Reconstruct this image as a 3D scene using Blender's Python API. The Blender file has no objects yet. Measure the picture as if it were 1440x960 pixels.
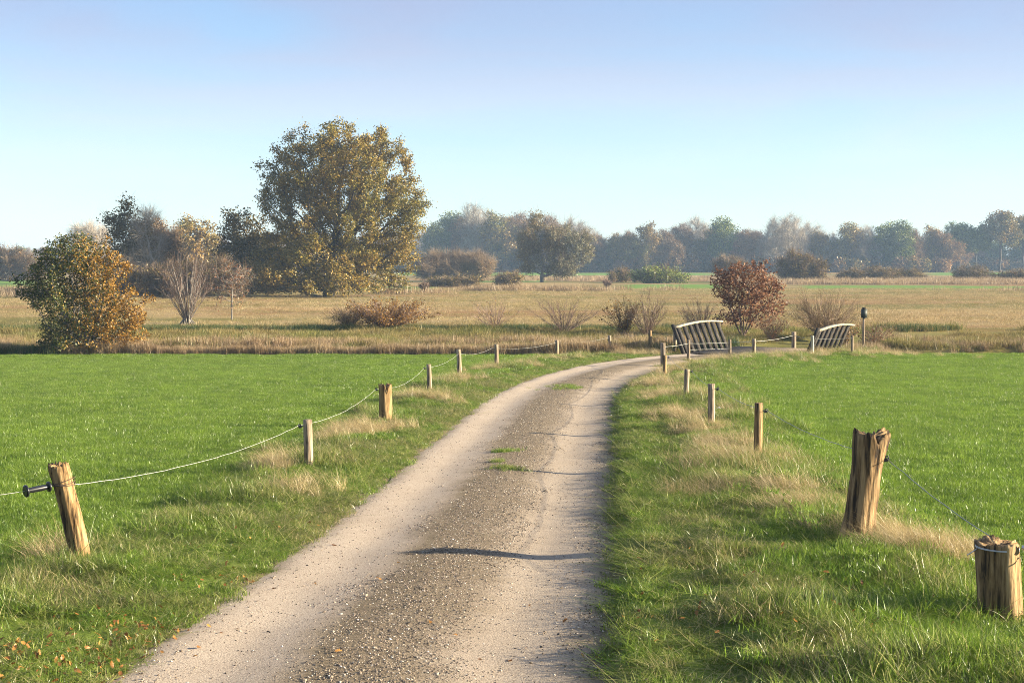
import bpy, math, random
import numpy as np
from mathutils import Vector, Matrix

R = math.radians
rng = np.random.default_rng(7)
random.seed(7)
sc = bpy.context.scene
COL = sc.collection
PI = math.pi

# ------------------------------------------------------------------ camera, sky, sun, exposure
CAMZ, FPX = 4.1, 2000.0
PITCH = math.atan(112 / FPX)
cam_d = bpy.data.cameras.new('camera'); cam = bpy.data.objects.new('camera', cam_d); COL.objects.link(cam)
cam_d.sensor_width = 36; cam_d.lens = 50; cam_d.clip_start = 0.1; cam_d.clip_end = 6000
cam.location = (0, 0, CAMZ); cam.rotation_euler = (PI / 2 - PITCH, 0, 0)
sc.camera = cam

SUN_EL, SUN_AZ = 15.5, 93.0            # azimuth clockwise from +Y (view direction)
world = bpy.data.worlds.new('World'); sc.world = world; world.use_nodes = True
wn, wl = world.node_tree.nodes, world.node_tree.links
wn.clear()
w_out = wn.new('ShaderNodeOutputWorld'); w_bg = wn.new('ShaderNodeBackground')
sky = wn.new('ShaderNodeTexSky'); sky.sky_type = 'NISHITA'; sky.sun_disc = False
sky.sun_elevation = R(SUN_EL); sky.sun_rotation = R(SUN_AZ); sky.altitude = 0
sky.air_density = 1.0; sky.dust_density = 0.2; sky.ozone_density = 4.0
w_bg.inputs['Strength'].default_value = 0.065
# thin stretched cloud veil, a little stronger higher up
tc = wn.new('ShaderNodeTexCoord')
mp = wn.new('ShaderNodeMapping'); mp.inputs['Scale'].default_value = (1.4, 1.4, 9.0)
wl.new(tc.outputs['Generated'], mp.inputs['Vector'])
nz = wn.new('ShaderNodeTexNoise'); nz.inputs['Scale'].default_value = 1.6; nz.inputs['Detail'].default_value = 5
nz.inputs['Roughness'].default_value = 0.5; nz.inputs['Distortion'].default_value = 0.4
wl.new(mp.outputs['Vector'], nz.inputs['Vector'])
sep = wn.new('ShaderNodeSeparateXYZ'); wl.new(tc.outputs['Generated'], sep.inputs[0])
alt = wn.new('ShaderNodeMapRange'); alt.inputs[1].default_value = 0.03; alt.inputs[2].default_value = 0.19
alt.inputs[3].default_value = 0.0; alt.inputs[4].default_value = 1.0
alt.interpolation_type = 'SMOOTHSTEP'
wl.new(sep.outputs['Z'], alt.inputs[0])
cl = wn.new('ShaderNodeMapRange'); cl.inputs[1].default_value = 0.4; cl.inputs[2].default_value = 0.62
cl.inputs[3].default_value = 0.4; cl.inputs[4].default_value = 1.0
wl.new(nz.outputs['Fac'], cl.inputs[0])
mul = wn.new('ShaderNodeMath'); mul.operation = 'MULTIPLY'
lift = wn.new('ShaderNodeMath'); lift.operation = 'MULTIPLY_ADD'; wl.new(alt.outputs[0], lift.inputs[0]); lift.inputs[1].default_value = .3; lift.inputs[2].default_value = .7
wl.new(lift.outputs[0], mul.inputs[0]); wl.new(cl.outputs[0], mul.inputs[1])
mixc = wn.new('ShaderNodeMix'); mixc.data_type = 'RGBA'
wl.new(mul.outputs[0], mixc.inputs['Factor']); wl.new(sky.outputs[0], mixc.inputs['A'])
vc = wn.new('ShaderNodeMix'); vc.data_type = 'RGBA'; wl.new(alt.outputs[0], vc.inputs['Factor'])
vc.inputs['A'].default_value = (3.6, 4.2, 4.75, 1); vc.inputs['B'].default_value = (1.9, 2.2, 3.15, 1)
wl.new(vc.outputs['Result'], mixc.inputs['B'])
wl.new(mixc.outputs['Result'], w_bg.inputs['Color']); wl.new(w_bg.outputs[0], w_out.inputs['Surface'])

sun_d = bpy.data.lights.new('sun', 'SUN'); sun = bpy.data.objects.new('sun', sun_d); COL.objects.link(sun)
sun_d.energy = 5.0; sun_d.angle = R(0.55); sun_d.color = (1.0, 0.86, 0.64)
sdir = Vector((math.sin(R(SUN_AZ)) * math.cos(R(SUN_EL)), math.cos(R(SUN_AZ)) * math.cos(R(SUN_EL)), math.sin(R(SUN_EL))))
sun.rotation_euler = sdir.to_track_quat('Z', 'Y').to_euler(); sun.location = (60, 10, 40)

sc.render.engine = 'CYCLES'
sc.view_settings.view_transform = 'Standard'; sc.view_settings.look = 'None'
sc.view_settings.exposure = 1.95; sc.view_settings.gamma = 1.0; sc.view_settings.use_curve_mapping = False
sc.cycles.max_bounces = 4; sc.cycles.diffuse_bounces = 2; sc.cycles.glossy_bounces = 1
sc.cycles.transmission_bounces = 3; sc.cycles.volume_bounces = 0; sc.cycles.transparent_max_bounces = 4
sc.cycles.use_denoising = True; sc.cycles.filter_width = 0.9; sc.cycles.denoising_prefilter = 'NONE'
sc.cycles.caustics_reflective = False; sc.cycles.caustics_refractive = False

# ------------------------------------------------------------------ small helpers
def tag(o, label=None, cat=None, group=None, kind=None):
    if label: o['label'] = label
    if cat: o['category'] = cat
    if group: o['group'] = group
    if kind: o['kind'] = kind
    return o

def link(o, parent=None):
    COL.objects.link(o)
    if parent is not None: o.parent = parent
    return o

def empty(name, loc=(0, 0, 0), rz=0.0):
    o = bpy.data.objects.new(name, None); o.location = loc; o.rotation_euler = (0, 0, rz)
    o.empty_display_size = 0.2
    return link(o)

def mesh_np(name, V, F, attrs=None, smooth=False, mats=(), uv=None):
    """V (n,3); F = one (m,k) array or list of such arrays."""
    if not isinstance(F, list): F = [F]
    F = [np.asarray(f, dtype=np.int32) for f in F if len(f)]
    V = np.asarray(V, dtype=np.float32)
    me = bpy.data.meshes.new(name)
    me.vertices.add(len(V)); me.vertices.foreach_set('co', V.ravel())
    loops = np.concatenate([f.ravel() for f in F])
    cnt = np.concatenate([np.full(len(f), f.shape[1], dtype=np.int32) for f in F])
    st = np.concatenate([[0], np.cumsum(cnt)[:-1]]).astype(np.int32)
    me.loops.add(len(loops)); me.loops.foreach_set('vertex_index', loops)
    me.polygons.add(len(cnt)); me.polygons.foreach_set('loop_start', st)
    try: me.polygons.foreach_set('loop_total', cnt)
    except Exception: pass
    if smooth: me.polygons.foreach_set('use_smooth', np.ones(len(cnt), dtype=bool))
    if uv is not None:
        l = me.uv_layers.new(name='uv'); l.data.foreach_set('uv', np.asarray(uv, dtype=np.float32)[loops].ravel())
    for k, a in (attrs or {}).items():
        a = np.asarray(a, dtype=np.float32)
        if a.ndim == 1:
            at_ = me.attributes.new(k, 'FLOAT', 'POINT'); at_.data.foreach_set('value', a)
        elif a.shape[1] == 3:
            at_ = me.attributes.new(k, 'FLOAT_VECTOR', 'POINT'); at_.data.foreach_set('vector', a.ravel())
        else:
            at_ = me.attributes.new(k, 'FLOAT_COLOR', 'POINT'); at_.data.foreach_set('color', a.ravel())
    me.update(calc_edges=True); me.validate()
    for m in mats: me.materials.append(m)
    return me

def obj(name, me, parent=None, loc=None):
    o = bpy.data.objects.new(name, me)
    if loc is not None: o.location = loc
    return link(o, parent)

class MB:
    """collects boxes and tubes into one mesh"""
    def __init__(s): s.V = []; s.Q = []; s.N = 0; s.extra = []
    def add(s, V, F):
        s.V.append(np.asarray(V, float)); s.extra.append(np.asarray(F) + s.N); s.N += len(V)
    def box(s, c, sx, sy, sz, M=None):
        P = np.array([[x, y, z] for z in (-.5, .5) for y in (-.5, .5) for x in (-.5, .5)]) * [sx, sy, sz]
        if M is not None: P = P @ np.array(M).T
        P = P + np.asarray(c, float)
        s.add(P, np.array([[0, 2, 3, 1], [4, 5, 7, 6], [0, 1, 5, 4], [2, 6, 7, 3], [0, 4, 6, 2], [1, 3, 7, 5]]))
    def tube(s, pts, rad, k=6, cap=True):
        P = np.asarray(pts, float); n = len(P); rad = np.broadcast_to(np.asarray(rad, float), (n,))
        T = np.gradient(P, axis=0); T /= np.linalg.norm(T, axis=1)[:, None] + 1e-9
        up = np.array([0, 0, 1.]) if abs(T[0][2]) < .9 else np.array([1., 0, 0])
        A = np.cross(T, up); A /= np.linalg.norm(A, axis=1)[:, None] + 1e-9; B = np.cross(T, A)
        th = np.linspace(0, 2 * PI, k, endpoint=False)
        V = P[:, None] + rad[:, None, None] * (np.cos(th)[None, :, None] * A[:, None] + np.sin(th)[None, :, None] * B[:, None])
        V = V.reshape(-1, 3); F = []
        for i in range(n - 1):
            for j in range(k):
                F.append([i * k + j, i * k + (j + 1) % k, (i + 1) * k + (j + 1) % k, (i + 1) * k + j])
        s.add(V, np.array(F))
        if cap:
            for i0, c, sgn in ((0, P[0], 1), ((n - 1) * k, P[-1], -1)):
                V2 = np.vstack([V[i0:i0 + k], c]); F2 = [[j, (j + 1) % k, k] if sgn < 0 else [(j + 1) % k, j, k] for j in range(k)]
                s.add(V2, np.array(F2))
    def build(s, name, mat, parent=None, smooth=False, loc=None):
        q = [f for f in s.extra if f.shape[1] == 4]; t = [f for f in s.extra if f.shape[1] == 3]
        F = []
        if q: F.append(np.concatenate(q))
        if t: F.append(np.concatenate(t))
        return obj(name, mesh_np(name, np.concatenate(s.V), F, smooth=smooth, mats=(mat,)), parent, loc)

def hash2(ix, iy, seed):
    h = (ix.astype(np.int64) * 374761393 + iy.astype(np.int64) * 668265263 + seed * 974634777) & 0x7fffffff
    h = ((h ^ (h >> 13)) * 1274126177) & 0x7fffffff
    return ((h ^ (h >> 16)) & 0xffff) / 65535.0
def vnoise(x, y, seed=0):
    x = np.asarray(x, float); y = np.asarray(y, float)
    ix = np.floor(x).astype(np.int64); iy = np.floor(y).astype(np.int64); fx = x - ix; fy = y - iy
    fx = fx * fx * (3 - 2 * fx); fy = fy * fy * (3 - 2 * fy)
    a = hash2(ix, iy, seed); b = hash2(ix + 1, iy, seed); c = hash2(ix, iy + 1, seed); d = hash2(ix + 1, iy + 1, seed)
    return (a * (1 - fx) + b * fx) * (1 - fy) + (c * (1 - fx) + d * fx) * fy
def fbm(x, y, seed=0, o=3):
    v = 0; a = .5; s = 0
    for i in range(o):
        v = v + a * vnoise(np.asarray(x) * 2 ** i, np.asarray(y) * 2 ** i, seed + i); s += a; a *= .5
    return v / s
def sstep(a, b, x):
    t = np.clip((np.asarray(x, float) - a) / (b - a), 0, 1); return t * t * (3 - 2 * t)

# ------------------------------------------------------------------ materials
def nmat(name):
    m = bpy.data.materials.new(name); m.use_nodes = True
    nt = m.node_tree; nt.nodes.clear()
    return m, nt.nodes, nt.links
def ramp(n, stops, interp='LINEAR'):
    r = n.new('ShaderNodeValToRGB'); e = r.color_ramp.elements; r.color_ramp.interpolation = interp
    while len(e) < len(stops): e.new(0.5)
    for i, (p, c) in enumerate(stops): e[i].position = p; e[i].color = (*c, 1)
    return r
def mixrgb(n, l, fac, a, b, mode='MIX'):
    m = n.new('ShaderNodeMix'); m.data_type = 'RGBA'; m.blend_type = mode
    for key, v in (('Factor', fac), ('A', a), ('B', b)):
        if isinstance(v, (int, float)): m.inputs[key].default_value = v
        elif isinstance(v, tuple): m.inputs[key].default_value = (*v, 1)
        else: l.new(v, m.inputs[key])
    return m.outputs['Result']
def noise(n, l, scale, detail=3, rough=.55, vec=None, coords='Object', mapping=None):
    if vec is None:
        t = n.new('ShaderNodeTexCoord'); vec = t.outputs[coords]
    if mapping:
        m = n.new('ShaderNodeMapping'); m.inputs['Scale'].default_value = mapping; l.new(vec, m.inputs[0]); vec = m.outputs[0]
    k = n.new('ShaderNodeTexNoise'); k.inputs['Scale'].default_value = scale; k.inputs['Detail'].default_value = detail
    k.inputs['Roughness'].default_value = rough; l.new(vec, k.inputs['Vector'])
    return k.outputs['Fac']

def leaf_mat(name, stops, patch=None, pscale=.5, pmap=None, transl=.35, gloss=.02, grough=.45, objvar=.25):
    """foliage: colour from each leaf's own random value, patches of a second ramp, per-object value shift"""
    m, n, l = nmat(name)
    a = n.new('ShaderNodeAttribute'); a.attribute_name = 'rnd'
    r = ramp(n, stops); l.new(a.outputs['Fac'], r.inputs[0]); c = r.outputs[0]
    if patch:
        g = n.new('ShaderNodeNewGeometry')
        f = noise(n, l, pscale, 2, .5, vec=g.outputs['Position'], mapping=pmap)
        mr = n.new('ShaderNodeMapRange'); mr.inputs[1].default_value = .4; mr.inputs[2].default_value = .62; l.new(f, mr.inputs[0])
        r2 = ramp(n, patch); l.new(a.outputs['Fac'], r2.inputs[0])
        c = mixrgb(n, l, mr.outputs[0], c, r2.outputs[0])
    oi = n.new('ShaderNodeObjectInfo')
    mr = n.new('ShaderNodeMapRange'); mr.inputs[3].default_value = 1 - objvar; mr.inputs[4].default_value = 1 + objvar
    l.new(oi.outputs['Random'], mr.inputs[0])
    hs = n.new('ShaderNodeHueSaturation'); l.new(c, hs.inputs['Color']); l.new(mr.outputs[0], hs.inputs['Value'])
    d = n.new('ShaderNodeBsdfDiffuse'); t = n.new('ShaderNodeBsdfTranslucent')
    l.new(hs.outputs[0], d.inputs[0]); l.new(hs.outputs[0], t.inputs[0])
    x = n.new('ShaderNodeMixShader'); x.inputs[0].default_value = transl; l.new(d.outputs[0], x.inputs[1]); l.new(t.outputs[0], x.inputs[2])
    gl = n.new('ShaderNodeBsdfGlossy'); gl.inputs['Roughness'].default_value = grough; gl.inputs['Color'].default_value = (1, 1, 1, 1)
    y = n.new('ShaderNodeMixShader'); y.inputs[0].default_value = gloss; l.new(x.outputs[0], y.inputs[1]); l.new(gl.outputs[0], y.inputs[2])
    o = n.new('ShaderNodeOutputMaterial'); l.new(y.outputs[0], o.inputs[0])
    return m

def bark_mat(name, dark, light, scale=6, rough=.9):
    m, n, l = nmat(name)
    f = noise(n, l, scale, 4, .6, mapping=(1, 1, .25))
    r = ramp(n, [(.3, dark), (.7, light)]); l.new(f, r.inputs[0])
    b = n.new('ShaderNodeBsdfPrincipled'); b.inputs['Roughness'].default_value = rough; l.new(r.outputs[0], b.inputs['Base Color'])
    bu = n.new('ShaderNodeBump'); bu.inputs['Strength'].default_value = .5; bu.inputs['Distance'].default_value = .03
    l.new(f, bu.inputs['Height']); l.new(bu.outputs[0], b.inputs['Normal'])
    o = n.new('ShaderNodeOutputMaterial'); l.new(b.outputs[0], o.inputs[0])
    return m

def wood_mat(name, dark, mid, light, scale=1.0, grain=26):
    """weathered wood with long grain, dark checks and pale raised fibres"""
    m, n, l = nmat(name)
    f1 = noise(n, l, grain * scale, 5, .65, mapping=(1, 1, .07))
    f2 = noise(n, l, 7 * scale, 3, .5, mapping=(1, 1, .35))
    r = ramp(n, [(.38, dark), (.47, mid), (.64, light)]); l.new(f1, r.inputs[0])
    c = mixrgb(n, l, .5, r.outputs[0], mixrgb(n, l, f2, (.35, .33, .3), (1.15, 1.1, 1.0)), 'MULTIPLY')
    oi = n.new('ShaderNodeObjectInfo'); mr = n.new('ShaderNodeMapRange'); mr.inputs[3].default_value = .8; mr.inputs[4].default_value = 1.15
    l.new(oi.outputs['Random'], mr.inputs[0])
    hs = n.new('ShaderNodeHueSaturation'); l.new(c, hs.inputs['Color']); l.new(mr.outputs[0], hs.inputs['Value'])
    b = n.new('ShaderNodeBsdfPrincipled'); b.inputs['Roughness'].default_value = .85; b.inputs['Specular IOR Level'].default_value = .25
    l.new(hs.outputs[0], b.inputs['Base Color'])
    bu = n.new('ShaderNodeBump'); bu.inputs['Strength'].default_value = 1.0; bu.inputs['Distance'].default_value = .022
    l.new(f1, bu.inputs['Height']); l.new(bu.outputs[0], b.inputs['Normal'])
    o = n.new('ShaderNodeOutputMaterial'); l.new(b.outputs[0], o.inputs[0])
    return m

def plain_mat(name, col, rough=.5, var=.2, scale=20, metal=0.0):
    m, n, l = nmat(name)
    f = noise(n, l, scale, 3)
    c = mixrgb(n, l, f, tuple(x * (1 - var) for x in col), tuple(min(1, x * (1 + var)) for x in col))
    b = n.new('ShaderNodeBsdfPrincipled'); b.inputs['Roughness'].default_value = rough; b.inputs['Metallic'].default_value = metal
    l.new(c, b.inputs['Base Color'])
    o = n.new('ShaderNodeOutputMaterial'); l.new(b.outputs[0], o.inputs[0])
    return m

# ------------------------------------------------------------------ the lie of the land
BY = [-60, 0, 10.7, 21, 31, 44, 58, 2000]; BZ = [1.2, 1.15, .93, .6, .42, .12, 0, 0]
_yy = np.linspace(-60, 400, 4601); _zz = np.interp(_yy, BY, BZ)
_zz = np.convolve(np.pad(_zz, 30, mode='edge'), np.ones(61) / 61, 'valid')
def base_z(y): return np.interp(y, _yy, _zz)

# centre line of the track
CL = np.array([(-3.2, -45), (-2.4, -20), (-1.55, 0), (-1.16, 10.6), (-.95, 13.2), (-.62, 16.8), (-.28, 21.6), (.05, 26), (.42, 31),
               (.98, 38.5), (1.75, 44.8), (2.75, 49.6), (3.9, 53.6), (5.3, 57.2), (7.2, 60.2), (9.6, 62.9), (12.4, 66.6), (15.5, 71), (20, 76), (28, 81)])
def catmull(P, per=10):
    out = []
    for i in range(len(P) - 1):
        p0 = P[max(i - 1, 0)]; p1 = P[i]; p2 = P[i + 1]; p3 = P[min(i + 2, len(P) - 1)]
        for t in np.linspace(0, 1, per, endpoint=False):
            out.append(.5 * (2 * p1 + (p2 - p0) * t + (2 * p0 - 5 * p1 + 4 * p2 - p3) * t * t + (3 * p1 - p0 - 3 * p2 + p3) * t ** 3))
    out.append(P[-1]); return np.array(out)
CD = catmull(CL, 10)
CT = np.gradient(CD, axis=0); CT /= np.linalg.norm(CT, axis=1)[:, None]
HW = 1.86
def road_s(x, y):
    """signed distance from the centre line (+ right of the direction of travel)"""
    x = np.atleast_1d(np.asarray(x, float)).ravel(); y = np.atleast_1d(np.asarray(y, float)).ravel()
    out = np.full(len(x), 60.0); sel = np.where((np.abs(x) < 60) & (y < 100) & (y > -60))[0]
    for c in range(0, len(sel), 20000):
        i = sel[c:c + 20000]
        dx = x[i, None] - CD[None, :, 0]; dy = y[i, None] - CD[None, :, 1]
        k = np.argmin(dx * dx + dy * dy, axis=1); r = np.arange(len(i))
        along = dx[r, k] * CT[k, 0] + dy[r, k] * CT[k, 1]
        lat = dx[r, k] * CT[k, 1] - dy[r, k] * CT[k, 0]
        s = np.where(np.abs(along) > 1.5, np.sign(lat) * np.hypot(along, lat), lat)
        out[i] = s
    return out
DITCH_Y = 65.6
def ground_z(x, y, s=None):
    x = np.atleast_1d(np.asarray(x, float)); y = np.atleast_1d(np.asarray(y, float))
    if s is None: s = road_s(x, y)
    z = base_z(y)
    fade = 1 - sstep(57, 64, y) * .6
    er = s - HW; el = -s - HW
    bump = (fbm(x * .9, y * .9, 3) - .5) * .16
    br = (.12 * sstep(-.02, .32, er) + .1 * sstep(.6, 2.2, er)) * (1 - .85 * sstep(2.6, 4.6, er)) + sstep(.4, 1.4, er) * (1 - sstep(3.0, 4.4, er)) * bump * 1.7
    bl = sstep(-.05, .8, el) * (1 - sstep(1.4, 3.0, el)) * .1 - sstep(1.6, 3.4, el) * .03 + sstep(.3, 1.2, el) * (1 - sstep(2.2, 3.2, el)) * bump * 1.4
    z = z + fade * np.where(s > 0, br, bl)
    z = np.where(np.abs(s) < HW + .02, z - .035, z)
    z = z + np.where((y > 8) & (y < 64), (fbm(x * .25, y * .25, 9) - .5) * .06, 0) * np.where(np.abs(s) > HW + 3, 1, 0)
    z = z - np.exp(-((y - DITCH_Y) / 1.25) ** 4) * 1.0 * (1 - np.exp(-((y - 200) / 1e-3) ** 2))
    z = z + sstep(69, 84, y) * (1 - sstep(84, 110, y)) * .12
    return z
def at(px, py):
    """the ground point behind a photograph position: used once to survey where things stand"""
    a = (px - 720) / FPX; b = (480 - py) / FPX
    d = np.array([a, math.cos(PITCH) + b * math.sin(PITCH), -math.sin(PITCH) + b * math.cos(PITCH)])
    t = np.concatenate([np.arange(6, 110, .1), np.arange(110, 1200, 1)])
    h = CAMZ + d[2] * t - ground_z(d[0] * t, d[1] * t)
    k = np.argmax(h < 0) if (h < 0).any() else len(t) - 1
    P = d * t[k]; return float(P[0]), float(P[1]), float(ground_z(P[0], P[1])[0])
def lat(px, y): return (px - 720) / FPX * y

def axis(parts):
    out = []
    for a, b, st in parts: out.append(np.arange(a, b, st))
    out.append([parts[-1][1]]); return np.concatenate(out)
gx = axis([(-1400, -200, 60), (-200, -60, 5), (-60, -22, 1.2), (-22, -8, .5), (-8, 18, .24), (18, 60, 1.2), (60, 200, 5), (200, 1400, 60)])
gy = axis([(-160, 6, 6), (6, 62, .32), (62, 70, .25), (70, 90, .5), (90, 300, 2), (300, 700, 6), (700, 1500, 40)])
GX, GY = np.meshgrid(gx, gy); gs = road_s(GX.ravel(), GY.ravel()).reshape(GX.shape)
GZ = ground_z(GX.ravel(), GY.ravel(), gs.ravel()).reshape(GX.shape)
nx, ny = len(gx), len(gy)
ii = np.arange(nx * ny).reshape(ny, nx)
GF = np.stack([ii[:-1, :-1], ii[:-1, 1:], ii[1:, 1:], ii[1:, :-1]], -1).reshape(-1, 4)
# what grows where (a map of the plant cover, not of light)
x, y, s = GX.ravel(), GY.ravel(), gs.ravel()
px = 720 + FPX * x / np.maximum(y, 1)
n1 = fbm(x * .03, y * .07, 21, 4); n2 = fbm(x * .35, y * .35, 22, 3); n3 = fbm(x * .022, y * .085, 23, 3)
def mixv(a, b, t): return a * (1 - t[:, None]) + np.array(b) * t[:, None]
green = np.array([.11, .17, .02])
C = np.tile(green, (len(x), 1))
C = mixv(C, (.075, .085, .025), sstep(.45, .8, n2) * .5)
edge = HW + 3.0
verge = (1 - sstep(2.6, 4.2, np.abs(s) - HW)) * (y < 63)
C = mixv(C, (.11, .15, .026), verge * .65)
C = mixv(C, (.17, .13, .085), 1 - sstep(HW - .05, HW + .3, np.abs(s)))
far = sstep(62.6, 63.6, y + (n2 - .5) * 1.2)
tan = np.tile(np.array([.31, .225, .10]), (len(x), 1))
tan = mixv(tan, (.155, .14, .035), sstep(.42, .56, n3))
tan = mixv(tan, (.25, .14, .055), sstep(.52, .64, n1) * .8)
tan = mixv(tan, (.30, .235, .12), sstep(.55, .75, n2) * .55)
C = C * (1 - far[:, None]) + tan * far[:, None]
C = mixv(C, (.15, .15, .035), sstep(66, 69, y) * (1 - sstep(79, 84, y)) * .8)
def strip(y0, y1, x0, x1, soft=6):
    return sstep(y0 - soft, y0 + soft, y + (n1 - .5) * 26) * (1 - sstep(y1 - soft, y1 + soft, y + (n1 - .5) * 26)) * sstep(x0 - 14, x0 + 14, px) * (1 - sstep(x1 - 14, x1 + 14, px))
gcol = (.13, .23, .035)
for a in ((208, 252, 880, 1010), (206, 244, 1130, 1700), (196, 240, 500, 610), (190, 330, -500, 60), (430, 520, 560, 1000), (420, 540, 1310, 1800), (290, 330, 640, 760)):
    C = mixv(C, gcol, np.clip(strip(*a) * 1.1, 0, 1))
C = mixv(C, (.13, .12, .045), sstep(540, 600, y))
gcolr = np.concatenate([np.clip(C, .005, 1), np.ones((len(x), 1))], 1)

def ground_mat():
    m, n, l = nmat('ground')
    a = n.new('ShaderNodeAttribute'); a.attribute_name = 'cover'
    g = n.new('ShaderNodeNewGeometry')
    f1 = noise(n, l, 3.2, 5, .65, vec=g.outputs['Position']); f2 = noise(n, l, 22, 4, .6, vec=g.outputs['Position'])
    f3 = noise(n, l, .18, 4, .6, vec=g.outputs['Position'], mapping=(1, 3, 1))
    c = mixrgb(n, l, 1, a.outputs['Color'], mixrgb(n, l, f1, (.55, .55, .55), (1.4, 1.4, 1.35)), 'MULTIPLY')
    c = mixrgb(n, l, 1, c, mixrgb(n, l, f2, (.6, .6, .6), (1.35, 1.35, 1.35)), 'MULTIPLY')
    c = mixrgb(n, l, 1, c, mixrgb(n, l, f3, (.75, .78, .75), (1.25, 1.2, 1.2)), 'MULTIPLY')
    b = n.new('ShaderNodeBsdfPrincipled'); b.inputs['Roughness'].default_value = .95; b.inputs['Specular IOR Level'].default_value = .1
    l.new(c, b.inputs['Base Color'])
    bu = n.new('ShaderNodeBump'); bu.inputs['Strength'].default_value = .6; bu.inputs['Distance'].default_value = .08
    l.new(f1, bu.inputs['Height']); l.new(bu.outputs[0], b.inputs['Normal'])
    o = n.new('ShaderNodeOutputMaterial'); l.new(b.outputs[0], o.inputs[0]); return m
gme = mesh_np('ground', np.stack([x, y, GZ.ravel()], 1), GF, attrs={'cover': gcolr}, smooth=True, mats=(ground_mat(),))
ground = obj('ground', gme); ground['kind'] = 'structure'

# ------------------------------------------------------------------ gravel track
def road_mat():
    m, n, l = nmat('sandy_gravel')
    uv = n.new('ShaderNodeUVMap'); uv.uv_map = 'uv'
    sp = n.new('ShaderNodeSeparateXYZ'); l.new(uv.outputs[0], sp.inputs[0])
    g = n.new('ShaderNodeNewGeometry'); P = g.outputs['Position']
    wob = noise(n, l, .55, 3, .6, vec=P); fine = noise(n, l, 1.7, 4, .7, vec=P)
    def math_(op, a, b):
        k = n.new('ShaderNodeMath'); k.operation = op
        for i, v in enumerate((a, b)):
            if isinstance(v, (int, float)): k.inputs[i].default_value = v
            else: l.new(v, k.inputs[i])
        return k.outputs[0]
    u = math_('ADD', sp.outputs['X'], math_('ADD', math_('MULTIPLY', math_('SUBTRACT', wob, .5), .16), math_('MULTIPLY', math_('SUBTRACT', fine, .5), .17)))
    # 1 on the loose gravel crown, 0 on the packed wheel tracks
    r = ramp(n, [(0.0, (.3, .3, .3)), (.05, (0, 0, 0)), (.29, (.04, .04, .04)), (.40, (.95, .95, .95)), (.60, (.8, .8, .8)), (.72, (.22, .22, .22)), (.86, (.15, .15, .15)), (.97, (.75, .75, .75))])
    l.new(u, r.inputs[0])
    sand = mixrgb(n, l, noise(n, l, 1.1, 4, .6, vec=P), (.34, .272, .20), (.47, .392, .30))
    grav = mixrgb(n, l, noise(n, l, 34, 4, .75, vec=P), (.045, .034, .018), (.34, .265, .165))
    c = mixrgb(n, l, r.outputs[0], sand, grav)
    sp2 = noise(n, l, 60, 3, .7, vec=P); sr = ramp(n, [(.36, (.55, .52, .5)), (.5, (1, 1, 1)), (.66, (1.1, 1.1, 1.1))]); l.new(sp2, sr.inputs[0])
    c = mixrgb(n, l, 1, c, sr.outputs[0], 'MULTIPLY')
    b = n.new('ShaderNodeBsdfPrincipled'); b.inputs['Roughness'].default_value = .95; b.inputs['Specular IOR Level'].default_value = .15
    l.new(c, b.inputs['Base Color'])
    h = mixrgb(n, l, r.outputs[0], sp2, noise(n, l, 34, 4, .75, vec=P))
    bs = n.new('ShaderNodeMath'); bs.operation = 'MULTIPLY_ADD'; l.new(r.outputs[0], bs.inputs[0]); bs.inputs[1].default_value = .6; bs.inputs[2].default_value = .4
    bu = n.new('ShaderNodeBump'); bu.inputs['Distance'].default_value = .025; l.new(bs.outputs[0], bu.inputs['Strength'])
    l.new(h, bu.inputs['Height']); l.new(bu.outputs[0], b.inputs['Normal'])
    o = n.new('ShaderNodeOutputMaterial'); l.new(b.outputs[0], o.inputs[0]); return m
keep = CD[:, 1] < 63.4
RD = CD[keep]; RT = CT[keep]
# resample finely along
seg = np.concatenate([[0], np.cumsum(np.linalg.norm(np.diff(RD, axis=0), axis=1))])
sa = np.arange(0, seg[-1], .3)
RX = np.interp(sa, seg, RD[:, 0]); RY = np.interp(sa, seg, RD[:, 1]); TX = np.interp(sa, seg, RT[:, 0]); TY = np.interp(sa, seg, RT[:, 1])
ku = np.linspace(-1, 1, 27)
wl_ = HW + (fbm(sa * .7, sa * 0 + 3, 31, 4) - .5) * .34; wr_ = HW + (fbm(sa * .7, sa * 0 + 9, 32, 4) - .5) * .34
half = np.where(ku[None] < 0, wl_[:, None], wr_[:, None])
rx = RX[:, None] + TY[:, None] * ku[None] * half; ry = RY[:, None] - TX[:, None] * ku[None] * half
prof = -.035 * np.exp(-((np.abs(ku) - .58) / .2) ** 2) + .03 * np.exp(-(ku / .3) ** 2) - .03 * sstep(.9, 1, np.abs(ku))
rz = base_z(ry) + .012 + prof[None] + (fbm(rx * 1.3, ry * 1.3, 41, 3) - .5) * .03
nr, nc = rx.shape; ii = np.arange(nr * nc).reshape(nr, nc)
RF = np.stack([ii[:-1, :-1], ii[:-1, 1:], ii[1:, 1:], ii[1:, :-1]], -1).reshape(-1, 4)
ruv = np.stack([np.broadcast_to((ku[None] + 1) / 2, rx.shape).ravel(), np.broadcast_to(sa[:, None], rx.shape).ravel()], 1)
road = obj('gravel_track', mesh_np('gravel_track', np.stack([rx, ry, rz], -1).reshape(-1, 3), RF, smooth=True, mats=(road_mat(),), uv=ruv))
road['kind'] = 'structure'
def road_z(x, y, s):
    u = np.clip(s / HW, -1, 1)
    return base_z(y) + .012 - .035 * np.exp(-((np.abs(u) - .58) / .2) ** 2) + .03 * np.exp(-(u / .3) ** 2) + (fbm(x * 1.3, y * 1.3, 41, 3) - .5) * .03

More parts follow.
